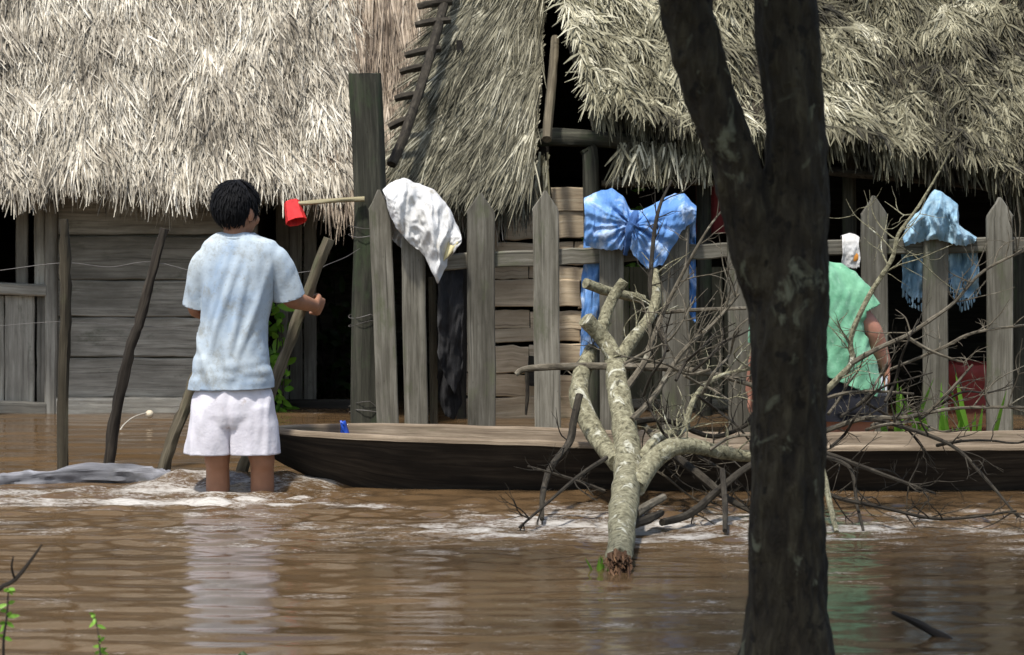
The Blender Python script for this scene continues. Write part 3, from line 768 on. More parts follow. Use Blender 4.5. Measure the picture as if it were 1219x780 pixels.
dn = drape('jeans', DF, [(1074, 284), (1086, 258), (1099, 245), (1112, 224), (1124, 230), (1139, 243), (1141, 268), (1163, 283)],
      [(1077, 293), (1088, 290), (1101, 287), (1116, 285), (1129, 289), (1140, 292), (1149, 293), (1162, 288)],
      [(1073, 352), (1085, 366), (1100, 372), (1114, 340), (1130, 345), (1144, 372), (1156, 368), (1167, 350)],
      M['denim'], 'faded blue denim with frayed ends draped over a picket, right of the green shirt', 'clothes', .04, 3, 5, .03, bulge=.02, fringe=5)
bk = drape('rag', DF+.08, [(521, 322), (530, 300), (541, 300), (551, 322)], [(521, 420), (530, 450), (541, 470), (551, 440)], [(520, 470), (530, 496), (542, 500), (550, 478)],
      M['cloth_black'], 'black rag hanging in the dark gap of the fence, under the white cloth', 'rag', .02, 2, 11, .02)
wr_ = drape('rag', DF+.035, [(1002, 281), (1010, 278), (1018, 279), (1023, 283)], [(1003, 316), (1010, 319), (1018, 320), (1023, 318)], [(1003, 305), (1010, 306), (1018, 306), (1023, 305)],
      M['cloth_white'], 'small white rag with an orange print on the rail above the green shirt', 'rag', .008, 2, 13, .03, bulge=.005)
mb = MB(); mb.ell(P(1017, 306, DF-.012), (.02, .006, .022)); mb.build('print', M['orange'], wr_)
mb = MB(); mb.tube([PW(516, DF+.12, -.33), P(516, 420, DF+.12), P(514, 330, DF+.12)], [.02, .019, .016], 8, 4, .15)
tag(mb.build('stake', M['pole'], None), 'short thin grey stake behind the fence, below the white cloth', 'stake')

# ------------------------------------------------------------------ stakes by the boy
def stake(pts, label, mat='pole', group='stakes by the boy'):
    mb = MB(); mb.tube([p for p, r in pts], [r for p, r in pts], 11, 8, .42)
    return tag(mb.build('stake', M[mat], None), label, 'stake', group)
stake([(PW(75, 9.5, -.36), .022), (P(75, 480, 9.5), .022), (P(78, 370, 9.5), .022), (P(76, 261, 9.5), .02)], 'upright grey stake in the water, nearest the hut door')
stake([(PW(122, 9.6, -.36), .022), (P(129, 550, 9.6), .022), (P(150, 435, 9.6), .021), (P(170, 370, 9.6), .02), (P(195, 272, 9.6), .017)], 'crooked dark stake leaning right in front of the plank wall', 'stick_dark')
stake([(PW(180, 9.4, -.36), .024), (P(195, 558, 9.4), .024), (P(222, 482, 9.4), .024), (P(240, 430, 9.42), .02)], 'slanting dark stake disappearing behind the pale shorts')
stake([(PW(262, 9.33, -.36), .021), (P(285, 570, 9.33), .022), (P(333, 440, 9.31), .022), (P(362, 362, 9.3), .022), (P(391, 284, 9.3), .021)], 'straight slanting pole gripped in the boy\'s right hand')

# log across the current, float
mb = MB(); mb.tube([P(-60, 588, 9.2), P(0, 575, 9.25), P(60, 570, 9.27), P(130, 566, 9.3), P(180, 566, 9.3), P(207, 573, 9.3)], [.035, .036, .035, .04, .042, .024], 16, 10, .6)
tag(mb.build('log', M['log'], None), 'grey wet log lying in the foaming water left of the boy', 'log')
fl = thing('float', P(178, 493, 11.5), 'small pale round float on a thin cord in front of the plank wall', 'float')
mb = MB(); mb.ell(P(178, 493, 11.5), (.02, .02, .02)); mb.build('ball', M['float_pale'], fl)
mb = MB(); mb.tube([P(176, 491, 11.5), P(160, 496, 11.4), P(148, 505, 11.3), P(142, 514, 11.2)], .003, 5, 4); mb.build('cord', M['cord'], fl)

# ------------------------------------------------------------------ canoe
bx0, bx1 = PW(316, 9.3, 0).x, 5.2
def canoe_sec(q):
    """q 0..1 along the hull: centre y, half widths, rim z, keel z"""
    x = bx0+(bx1-bx0)*q; s = x-bx0
    t_ = min(1, s/.75); e = min(1, (bx1-x)/.9)
    wf = (t_*(2-t_))**.6*(e*(2-e))**.6
    yc = 9.26-.05*min(1, s/1.5)
    rz = .215-.035*min(1, s/1.3)+.006*math.sin(s*2.1)+.02*(1-e)
    kz = -.14+.26*(1-t_)**1.6+.3*(1-e)**2
    return x, yc, max(.012, .245*wf), rz, kz
cn = thing('canoe', (1.6, 9.22, -.14), 'long dark dugout canoe floating between the boy and the fence', 'canoe')
def hull(k0, inner):
    mb = MB(); rows = []; N = 80
    for i in range(N+1):
        x, yc, w, rz, kz = canoe_sec(i/N); ps = []; gs = []
        if inner: w = max(.006, w-.032); kz = kz+.05
        for j in range(17):
            a = math.pi*j/16; ca, sa = math.cos(a), math.sin(a)
            yy = -ca; yy = math.copysign(abs(yy)**.75, yy); zz = 1-sa**1.0*1.0 if False else (abs(ca)**2.2)
            z = kz+(rz-kz)*zz
            p = Vector((x, yc+w*yy*(.62+.38*zz)+(.004*noise.noise(Vector((x*4, j, 0)))), z+.005*noise.noise(Vector((x*6, j*.4, 3)))))
            ps.append(p); gs.append((j*.04, inner*5.0, x))
        rows.append((ps, gs))
    return rows
ro, ri = hull(0, 0), hull(0, 1)
def strip(rows):
    mb = MB(); n = len(rows[0][0]); vs = []; gs = []; fs = []
    for p, g in rows: vs += p; gs += g
    for i in range(len(rows)-1):
        for k in range(n-1): a = i*n+k; fs.append((a, a+1, a+1+n, a+n))
    mb.add(vs, fs, gs, .6); return mb
strip(ro).build('hull', M['canoe_out'], cn, angle=180)
mbi = strip(ri)
for side in (0, -1):
    rim = []
    for (po, g), (pi_, g2) in zip(ro, ri):
        a, b = po[side], pi_[side]; up = Vector((0, 0, .006))
        rim.append(([a+up*.2, a.lerp(b, .3)+up*1.6, a.lerp(b, .7)+up*1.6, b+up*.2, b-up*2, a-up*2], [(k*.01, 9, a.x) for k in range(6)]))
    mbi.sweep(rim, tint=.9)
mbi.build('interior', M['canoe_in'], cn, angle=60)
bp = thing('plastic_scrap', P(408, 522, 9.32), 'small crumpled blue plastic scrap on the far rim of the canoe', 'scrap')
mb = MB(); vs = []
for i in range(7):
    for j in range(8):
        u, v = i/6-.5, j/7
        vs.append(P(410+u*14*(1-.55*v)+v*v*(-3)+2*noise.noise(Vector((i, j, 1))), 526-v*24, 9.33)+Vector((0, .03*noise.noise(Vector((u*5, v*4, 2)))+.02*abs(u)*4, 0)))
mb.add(vs, [(i*8+j, i*8+j+1, i*8+j+9, i*8+j+8) for i in range(6) for j in range(7)])
o = mb.build('sheet', M['blue_plastic'], bp, angle=180); s = o.modifiers.new('t', 'SOLIDIFY'); s.thickness = .006

# ------------------------------------------------------------------ fallen tree
ft = thing('fallen_tree', PW(738, 7.3, -.05), 'fallen pale barked tree lying over the canoe with bare twiggy limbs and a torn end', 'fallen tree')
def limb(name, pts, mat, n=10, wob=.12, twigs=0, tw=(.1, .3), trad=.004, up=.4, tmat=None, side=None):
    """pts: (px, py, D, diameter px)"""
    mb = MB(); pv = [P(a, b, D) for a, b, D, d in pts]; rv = [d*D/F*(.44 if mat == 'bark_pale' else .5) for a, b, D, d in pts]
    pp, rr = mb.tube(pv, rv, n, 5, wob, True, .5)
    def grow(p, d, L, r, lev):
        q = [p]; dd = Vector(d)
        for k in range(4):
            dd = (dd+Vector((random.gauss(0, .22), random.gauss(0, .2), random.gauss(.03, .2)))).normalized(); q.append(q[-1]+dd*L/4)
        mb.tube(q, [r, r*.85, r*.7, r*.5, r*.28], 5, 2, 0, True, .5)
        if lev:
            for _ in range(random.randint(1, 3)):
                b = q[random.randint(1, 3)]; e = (dd+Vector((random.gauss(0, .7), random.gauss(0, .5), random.gauss(.1, .7)))).normalized(); grow(b, e, L*random.uniform(.3, .6), r*.55, lev-1)
    for _ in range(int(twigs*1.9)):
        i = random.randint(len(pp)//4, len(pp)-2); d = (pp[i+1]-pp[i]).normalized()
        e = (d*.5+Vector((random.gauss(0, .7), random.gauss(0, .5), random.gauss(up, .6)))).normalized()
        grow(pp[i], e, random.uniform(*tw), min(trad, rr[i]*.7), 1)
    return mb.build(name, M[mat], ft)
random.seed(5)
mb = MB()
main = [(736, 668, 7.2, 33), (739, 645, 7.45, 37), (743, 600, 7.95, 38), (748, 556, 8.45, 40), (743, 505, 8.75, 34), (735, 458, 8.95, 30), (731, 424, 9.1, 27)]
mb.tube([P(a, b, D) for a, b, D, d in main], [d*D/F*.44 for a, b, D, d in main], 18, 7, .16, True, .5)
tr = mb.build('trunk', M['bark_pale'], ft)
mb = MB()      # torn splinters at the broken end
c0 = P(736, 668, 7.2)
for k in range(110):
    a = random.uniform(0, 6.28); r = .036*math.sqrt(random.random())
    b = c0+Vector((math.cos(a)*r, .004, math.sin(a)*r)); L = random.uniform(.02, .085)*(1.5 if math.sin(a) < 0 else .7)
    mb.tube([b, b+Vector((random.gauss(0, .004), -L*.6, -L*.22)), b+Vector((random.gauss(0, .007), -L, -L*.34))], [.006, .0045, .001], 5, 2, .1)
mb.build('torn_end', M['torn_wood'], tr)
limb('limb', [(733, 430, 9.05, 25), (722, 408, 9.1, 23), (709, 393, 9.1, 22), (697, 380, 9.08, 22)], 'bark_pale', 12, .14)
limb('limb', [(714, 400, 9.1, 20), (720, 378, 9.15, 17), (729, 356, 9.2, 16), (743, 334, 9.2, 13)], 'bark_pale', 12, .14)
limb('limb', [(697, 337, 9.3, 15), (718, 345, 9.35, 14), (745, 352, 9.4, 13), (766, 356, 9.45, 12)], 'bark_pale', 12, .14)
limb('limb', [(736, 432, 9.05, 21), (752, 405, 9.15, 18), (770, 383, 9.25, 16), (781, 358, 9.3, 14), (780, 322, 9.4, 9)], 'bark_pale', 12, .14, 5, (.1, .3), .004)
limb('limb', [(735, 552, 8.5, 25), (716, 528, 8.7, 26), (700, 500, 8.85, 28), (689, 470, 8.95, 27), (694, 442, 9.05, 24), (704, 415, 9.15, 17)], 'bark_pale', 14, .14)
limb('limb', [(757, 582, 8.2, 26), (775, 552, 8.35, 27), (797, 534, 8.4, 26), (822, 531, 8.45, 22), (852, 537, 8.5, 19), (890, 543, 8.55, 16), (935, 538, 8.6, 13)], 'bark_pale', 14, .12, 6, (.08, .25), .004)
limb('branch', [(762, 548, 8.5, 15), (780, 524, 8.6, 14), (798, 516, 8.7, 12), (814, 511, 8.75, 10), (823, 482, 8.8, 8), (838, 460, 8.85, 7), (862, 446, 8.9, 6), (900, 438, 8.9, 4)], 'bark_pale', 9, .12, 9, (.1, .3))
limb('branch', [(614, 446, 9.1, 6), (628, 439, 9.1, 8), (683, 436, 9.05, 9), (765, 437, 9.0, 9), (816, 440, 8.95, 8), (867, 450, 8.9, 7), (905, 462, 8.9, 5)], 'bark_twig', 9, .12, 8, (.1, .3), .004)
limb('branch', [(627, 442, 9.1, 5), (628, 470, 9.1, 5), (626, 494, 9.1, 3)], 'bark_wet', 7)
limb('branch', [(690, 470, 8.7, 9), (683, 500, 8.65, 9), (678, 526, 8.6, 9), (655, 558, 8.45, 8), (646, 590, 8.3, 7), (645, 618, 8.2, 6)], 'bark_wet', 8, .15, 4, (.06, .2), .003, -.2)
limb('branch', [(722, 545, 8.4, 6), (690, 566, 8.25, 5), (655, 596, 8.1, 4), (618, 628, 8.0, 3)], 'bark_wet', 6, .1, 4, (.06, .2), .003, -.2)
limb('branch', [(720, 585, 8.3, 5), (680, 570, 8.3, 4), (628, 555, 8.3, 2.5)], 'bark_wet', 6, .1, 3, (.06, .15), .0025)
limb('branch', [(755, 612, 7.9, 14), (772, 602, 8.0, 11), (790, 592, 8.1, 9)], 'bark_twig', 8, .15)
limb('branch', [(752, 625, 7.85, 12), (772, 618, 7.95, 12), (788, 610, 8.05, 7)], 'bark_wet', 8, .2)
limb('branch', [(788, 622, 8.0, 9), (812, 616, 8.1, 10), (830, 606, 8.15, 10), (848, 590, 8.2, 9), (890, 556, 8.3, 8), (940, 530, 8.4, 6)], 'bark_wet', 8, .15, 5, (.06, .2), .0035, -.2)
limb('branch', [(863, 632, 7.95, 6), (863, 600, 8.1, 7), (860, 560, 8.3, 7)], 'bark_wet', 7, .1)
limb('branch', [(800, 540, 8.6, 10), (838, 570, 8.4, 11), (864, 592, 8.3, 9), (900, 612, 8.2, 5)], 'bark_wet', 7, .1, 3, (.06, .2), .003)
limb('branch', [(794, 418, 9.2, 7), (780, 368, 9.3, 7), (774, 340, 9.35, 6), (779, 276, 9.45, 5), (787, 241, 9.5, 4), (800, 215, 9.55, 2)], 'bark_wet', 7, .1, 5, (.1, .25), .003)
limb('branch', [(740, 470, 8.9, 9), (768, 430, 9.0, 8), (778, 400, 9.05, 6), (800, 350, 9.1, 5), (838, 280, 9.1, 3), (860, 250, 9.1, 2)], 'bark_twig', 7, .1, 6, (.1, .3), .003)
limb('branch', [(752, 500, 8.7, 8), (780, 470, 8.8, 7), (812, 420, 8.85, 6), (850, 385, 8.85, 5), (880, 350, 8.85, 3)], 'bark_twig', 7, .1, 8, (.1, .3), .003)
limb('branch', [(745, 490, 8.8, 8), (765, 505, 8.85, 8), (790, 535, 8.7, 7), (815, 555, 8.6, 5)], 'bark_twig', 7, .1, 4, (.1, .2), .003)
limb('branch', [(790, 372, 9.35, 5), (830, 369, 9.35, 5), (888, 367, 9.35, 4)], 'bark_twig', 7, .1)
limb('branch', [(744, 505, 8.75, 9), (790, 500, 8.9, 7), (850, 520, 9.0, 6), (900, 500, 9.0, 4)], 'bark_wet', 7, .1, 8, (.1, .3), .003)
# limbs that come out to the right of the standing tree
limb('branch', [(905, 541, 8.56, 14), (945, 505, 8.5, 11), (977, 472, 8.45, 9), (1000, 448, 8.45, 9), (1015, 430, 8.45, 8), (1013, 402, 8.45, 7), (1033, 355, 8.45, 7), (1062, 308, 8.45, 6), (1069, 280, 8.45, 5), (1092, 248, 8.45, 4), (1115, 210, 8.45, 3), (1131, 180, 8.45, 2)], 'bark_pale', 8, .12, 9, (.08, .3), .003)
limb('branch', [(1013, 433, 8.45, 7), (1045, 415, 8.4, 6), (1078, 400, 8.4, 5), (1106, 382, 8.4, 5), (1136, 360, 8.4, 4), (1172, 322, 8.4, 3.5), (1230, 294, 8.4, 2.5)], 'bark_twig', 7, .1, 8, (.08, .3), .003)
limb('branch', [(920, 540, 8.56, 9), (980, 514, 8.5, 7), (1030, 498, 8.5, 6), (1075, 497, 8.45, 5), (1140, 486, 8.4, 4), (1230, 485, 8.4, 3)], 'bark_twig', 7, .1, 9, (.08, .3), .003)
limb('branch', [(940, 500, 8.5, 6), (985, 474, 8.5, 5), (1030, 466, 8.5, 4), (1088, 469, 8.5, 3)], 'bark_twig', 6, .1, 4, (.06, .2), .0025)
limb('branch', [(1078, 400, 8.4, 5), (1104, 416, 8.4, 4.5), (1132, 427, 8.4, 3), (1150, 432, 8.4, 2)], 'bark_twig', 6, .1, 2, (.06, .15), .0025)
limb('branch', [(1060, 440, 8.5, 3.5), (1120, 415, 8.4, 4), (1160, 396, 8.4, 3.5), (1230, 386, 8.4, 2.5)], 'bark_twig', 6, .1, 4, (.06, .2), .0025)
limb('branch', [(1104, 492, 8.42, 4), (1130, 466, 8.4, 3.5), (1158, 434, 8.4, 2.5)], 'bark_twig', 6, .1, 3, (.06, .15), .0025)
limb('branch', [(930, 530, 8.5, 8), (985, 541, 8.4, 7), (1054, 566, 8.25, 5), (1114, 588, 8.15, 3)], 'bark_wet', 6, .12, 6, (.06, .2), .003, -.1)
limb('branch', [(940, 560, 8.4, 7), (990, 590, 8.2, 6), (1050, 604, 8.1, 5), (1122, 618, 8.05, 4), (1210, 608, 8.05, 3)], 'bark_wet', 6, .12, 7, (.06, .2), .003, -.05)
limb('branch', [(968, 530, 8.4, 9), (979, 560, 8.3, 9), (988, 600, 8.1, 8), (996, 634, 7.95, 7)], 'bark_pale', 8, .12)
limb('branch', [(1030, 498, 8.5, 5), (1064, 505, 8.4, 6), (1132, 530, 8.3, 5), (1170, 566, 8.2, 4.5), (1212, 616, 8.05, 3)], 'bark_wet', 6, .12, 6, (.06, .2), .003)
limb('branch', [(960, 540, 8.4, 6), (1010, 555, 8.3, 5), (1020, 600, 8.2, 4), (1030, 640, 8.0, 3)], 'bark_wet', 6, .12, 5, (.06, .2), .003, -.1)

random.seed(77)
for k in range(26):      # the thin tangle in front of the canoe, left and right of the standing tree
    rgt = k >= 14
    x0 = random.uniform(985, 1130) if rgt else random.uniform(740, 860); y0 = random.uniform(470, 560) if rgt else random.uniform(430, 550)
    an = random.uniform(-1.3, 1.0); L = random.uniform(50, 130); D = random.uniform(8.35, 8.75); sg = 1 if rgt or random.random() < .7 else -1
    q = [(x0, y0, D, 4.2)]
    for j in range(4):
        an += random.gauss(0, .25); q.append((q[-1][0]+sg*math.cos(an)*L/4, min(600, q[-1][1]+math.sin(an)*L/4), D+random.gauss(0, .08), 3.6-j*.7))
    limb('twig', q, random.choice(('bark_twig', 'bark_wet', 'bark_wet')), 6, .1, 3, (.05, .18), .0025)

# ------------------------------------------------------------------ standing tree in front
DT = 5.6; sT = F/DT
tt = thing('standing_tree', PW(936, DT, -.1), 'dark mossy standing tree with a forked trunk in the foreground', 'tree')
mb = MB()
def tp(px, py, w): return (P(px, py, DT), w*.5/sT)
a = [tp(940, 875, 190), tp(938, 830, 150), tp(938, 780, 112), tp(937, 720, 100), tp(936, 620, 92), tp(937, 500, 88), tp(938, 400, 90), tp(942, 320, 88), tp(949, 240, 74), tp(947, 150, 70), tp(940, 70, 72), tp(935, 0, 76), tp(930, -120, 72), tp(938, -300, 66), tp(925, -520, 54)]
rj = tt
mb.tube([p for p, r in a], [r for p, r in a], 26, 8, .11, True, .5)
b = [(P(925, 370, DT+.0), 62/sT*.5), (P(905, 310, DT-.01), 66/sT*.5), (P(893, 260, DT-.02), 62/sT*.5), (P(878, 205, DT-.03), 58/sT*.5), (P(858, 150, DT-.04), 58/sT*.5), (P(838, 90, DT-.05), 60/sT*.5), (P(815, 0, DT-.06), 62/sT*.5), (P(775, -140, DT-.1), 56/sT*.5), (P(740, -330, DT-.2), 48/sT*.5)]
mb.tube([p for p, r in b], [r for p, r in b], 22, 8, .12, True, .5)
me = solid(mb, .008, 2)
folds(me, lambda c: .007*noise.noise(Vector((c.x*26, c.y*26, c.z*7)))+.005*noise.noise(Vector((c.x*60, c.y*60, c.z*26)))+.009*max(0, noise.noise(Vector((c.x*14, c.y*14, c.z*9)))-.25))
# carry bark coordinates
g = np.zeros(len(me.vertices)*3, np.float32); me.vertices.foreach_get('co', g)
at = me.attributes.new('gc', 'FLOAT_VECTOR', 'POINT'); at.data.foreach_set('vector', g)
shift(me, WL[tt.name]); link('trunk', me, M['bark_dark'], tt, WL[tt.name], True, 180)
random.seed(9)
mbl = MB(); mbc = MB()
tops = [P(925, -520, DT), P(740, -330, DT-.2), P(938, -300, DT)]
cc = Vector((.75, 4.6, 4.0))  # unseen leaf mass overhead, set back and sized to shade the trunk
for k in range(26):
    s0 = random.choice(tops); e = cc+Vector((random.gauss(0, .75), random.gauss(0, .65), random.gauss(.1, .55)))
    md = s0.lerp(e, .5)+Vector((random.gauss(0, .15), random.gauss(0, .15), .2))
    mbl.tube([s0, md, e], [.035, .02, .006], 6, 4, .1)
    for q in range(170):
        c = (md.lerp(e, random.random()) if random.random() < .4 else e)+Vector((random.gauss(0, .26), random.gauss(0, .26), random.gauss(0, .2)))
        d = Vector((random.gauss(0, 1), random.gauss(0, 1), random.gauss(-.4, .6))).normalized(); w = d.orthogonal().normalized(); w = (Matrix.Rotation(random.uniform(0, 6.28), 3, d) @ w)
        L = random.uniform(.09, .17); n_ = d.cross(w)
        mbc.add([c, c+d*L*.45+w*L*.24+n_*.01, c+d*L, c+d*L*.45-w*L*.24+n_*.01], [(0, 1, 2, 3)], None, random.random())
mbl.build('limb', M['bark_dark'], tt); mbc.build('shade_crown', M['leaf'], tt, smooth=False)

# ------------------------------------------------------------------ plants
def leaf(mb, c, d, L, W, curl=.2, tint=None):
    d = Vector(d).normalized(); w = d.cross(Vector((random.gauss(0, .4), -1, random.gauss(0, .4)))).normalized(); n_ = d.cross(w)
    vs = []; T = random.random() if tint is None else tint
    for q, s in ((0, .08), (.25, .8), (.5, 1), (.78, .6), (1, .04)):
        o = c+d*L*q-n_*(curl*L*q*q)-Vector((0, 0, curl*L*q*q*.6)); vs += [o-w*W*s*.5, o+n_*W*.1*s, o+w*W*s*.5]
    mb.add(vs, [(i*3+k, i*3+k+1, i*3+k+4, i*3+k+3) for i in range(4) for k in range(2)], None, T)
def shrub(base, h, r, n, L, mat, label, name='shrub', cat='shrub', stems=5, sm='stick_dark'):
    t_ = thing(name, base, label, cat); mb = MB(); ms = MB(); base = Vector(base)
    for k in range(stems):
        e = base+Vector((random.gauss(0, r*.6), random.gauss(0, r*.4), h*random.uniform(.6, 1))); md = base.lerp(e, .5)+Vector((random.gauss(0, .03), 0, .05))
        pp, _ = ms.tube([base, md, e], [.008, .006, .002], 5, 5)
        for q in range(n//stems):
            c = random.choice(pp[len(pp)//4:])+Vector((random.gauss(0, r*.25), random.gauss(0, r*.2), random.gauss(0, h*.06)))
            leaf(mb, c, (random.gauss(0, 1), random.gauss(-.3, .8), random.gauss(.2, .6)), L*random.uniform(.6, 1.2), L*.42)
    mb.build('leaves', M[mat], t_, angle=180); ms.build('stem', M[sm], t_); return t_
random.seed(31)
shrub(PW(325, 12.2, -.3), 1.0, .1, 130, .1, 'leaf_bright', 'leafy green shrub in the dark gap just right of the boy')
shrub(PW(395, 13.2, -.3), 1.3, .35, 160, .1, 'leaf_dark', 'dim dark leafed shrub deep in the doorway, below the red scoop')
shrub(PW(765, 12.9, -.3), 1.55, .3, 260, .09, 'leaf_bright', 'green shrub showing over the top of the blue tarp')
def blades(name, base, n, h, spread, w, mat, label, cat='plant'):
    mb = MB(); base = Vector(base)
    for k in range(n):
        c = base+Vector((random.gauss(0, spread), random.gauss(0, spread*.4), 0)); hh = h*random.uniform(.5, 1.05)
        leaf(mb, c, (random.gauss(0, .22), random.gauss(-.05, .15), 1), hh, w*random.uniform(.7, 1.2), random.uniform(.02, .25))
    return tag(mb.build(name, M[mat], None, base, angle=180), label, cat)
blades('reed', PW(1082, 10.4, -.2), 11, .6, .05, .036, 'leaf_bright', 'bright green blades between the green shirt and the denim picket', 'plant')
blades('reed', PW(1128, 10.45, -.2), 14, .52, .05, .036, 'leaf_bright', 'bright green blades rising over the canoe below the denim, right of its picket', 'plant')
blades('reed', PW(1160, 10.45, -.2), 7, .58, .025, .034, 'leaf_bright', 'tall green blades in front of the red drum', 'plant')
blades('grass_tuft', PW(618+60, 10.35, -.2), 11, .38, .06, .02, 'leaf_bright', 'small green tuft at the picket left of the fallen tree', 'grass')
blades('grass_tuft', PW(1163, 5.75, -.1), 12, .15, .03, .009, 'leaf_bright', 'small green tuft at the bottom right by the sunken stick', 'grass')
blades('grass_tuft', PW(1012, 5.6, -.1), 9, .13, .03, .009, 'leaf_dark', 'dark low tuft at the right foot of the standing tree', 'grass')
def sprig(name, pts, rad, nl, L, label, mat='leaf_bright', lo=.2, sm='stick_dark'):
    t_ = thing(name, pts[0], label, 'plant'); ms = MB(); mb = MB(); pp, _ = ms.tube(pts, [rad*(1-.7*i/(len(pts)-1)) for i in range(len(pts))], 6, 5)
    for k in range(nl):
        c = pp[int(len(pp)*random.uniform(lo, .99))]; leaf(mb, c, (random.gauss(0, 1), random.gauss(-.2, .4), random.gauss(.35, .4)), L*random.uniform(.5, 1.1), L*.36)
    ms.build('stem', M[sm], t_)
    if nl: mb.build('leaves', M[mat], t_, angle=180)
    return t_
sprig('sprig', [PW(128, 5.75, -.12), P(120, 785, 5.75), P(117, 755, 5.75), P(112, 732, 5.76)], .003, 20, .024, 'tiny bright leafy sprig standing near the bottom left of the water')
sprig('sprig', [PW(6, 5.7, -.12), P(4, 770, 5.7), P(8, 735, 5.7), P(10, 700, 5.7)], .005, 24, .03, 'green leafy sprig on a dark stem in the bottom left corner', lo=.05)
mb = MB(); mb.tube([PW(-40, 5.8, -.1), P(-12, 718, 5.75), P(18, 690, 5.75), P(36, 668, 5.76), P(50, 648, 5.77)], [.007, .006, .005, .004, .002], 6, 4, .1)
mb.tube([P(18, 690, 5.75), P(14, 676, 5.74), P(16, 662, 5.74)], [.003, .003, .0015], 5, 3)
tag(mb.build('twig', M['stick_dark'], None), 'bare dark twig reaching up from the left edge of the picture', 'twig')
blades('water_weed', P(714, 676, 7.23)+Vector((0, 0, -.03)), 10, .08, .03, .008, 'leaf_bright', 'wisp of green weed floating beside the torn end of the fallen tree', 'weed')
mb = MB(); mb.tube([P(1062, 729, 6.15), P(1085, 739, 6.15), P(1108, 751, 6.17), P(1130, 763, 6.15), P(1148, 778, 6.1)], [.005, .009, .011, .013, .013], 9, 4, .25)
tag(mb.build('stick', M['stick_dark'], None), 'short dark sunken stick poking from the water at the bottom right', 'stick')
mb = MB(); mb.ell(PW(291, 5.85, .0), (.03, .02, .014)); mb.tube([PW(284, 5.86, .0), PW(289, 5.85, .018), PW(297, 5.84, .004)], [.006, .008, .003], 6, 3, .3)
tag(mb.build('floating_leaf', M['leaf_dark'], None), 'small dark curled leaf floating at the bottom edge, left of centre', 'leaf')

# ------------------------------------------------------------------ people
def hand(mb, wrist, d, palm_n, side, s=1.0, curl=.9, thumb=1):
    """d: direction of the palm, palm_n: the way the fingers curl, side: towards the thumb"""
    d, pn, sd = Vector(d).normalized(), Vector(palm_n).normalized(), Vector(side).normalized()
    w = Vector(wrist)
    mb.loft([(w-d*.01*s, sd*.021*s, pn*.017*s), (w+d*.02*s, sd*.029*s, pn*.016*s), (w+d*.05*s, sd*.036*s, pn*.014*s), (w+d*.07*s, sd*.036*s, pn*.012*s)], 16)
    for k, L in enumerate((.066, .074, .069, .054)):
        b = w+d*.066*s+sd*(.027-.018*k)*s; q = [w+d*.045*s+sd*(.024-.016*k)*s, b]; a = 0
        for j, f in enumerate((.42, .32, .26)):
            a += curl*(.75 if j else .65); q.append(q[-1]+(d*math.cos(a)+pn*math.sin(a))*L*f*s)
        r = (.0088, .0088, .0083, .0076, .0062); mb.cap(q, [x*s for x in r], 8)
    q = [w+d*.012*s+sd*.018*s, w+d*.034*s+sd*.04*s+pn*.008*s, w+d*.052*s+sd*.043*s+pn*.03*s, w+d*.062*s+sd*.028*s+pn*.046*s]
    mb.cap(q, [.012*s, .0105*s, .0095*s, .007*s], 8)

def head(mb, c, fwd, up, s=1.0):
    """skull, jaw, nose, brow, lips, ears; c = skull centre"""
    f = Vector(fwd).normalized(); u = Vector(up); u = (u-f*u.dot(f)).normalized(); r = f.cross(u)
    rot = Matrix((r, f, u)).transposed(); c = Vector(c)
    L = lambda x, y, z: c+(r*x+f*y+u*z)*s
    E = lambda p, rad: mb.ell(L(*p), [q*s for q in rad], rot, 18, 12)
    E((0, -.008, .012), (.074, .093, .09)); E((0, .03, -.045), (.058, .06, .062)); E((0, .05, -.085), (.032, .034, .03))
    E((0, .062, .015), (.05, .03, .03)); E((0, .092, -.028), (.012, .016, .026)); E((0, .1, -.042), (.016, .013, .011))
    E((0, .078, -.068), (.024, .014, .008)); E((0, .076, -.08), (.021, .013, .008))
    for q in (-1, 1): E((q*.076, -.012, -.022), (.009, .019, .031)); E((q*.034, .066, -.03), (.026, .022, .024))
    return L, rot
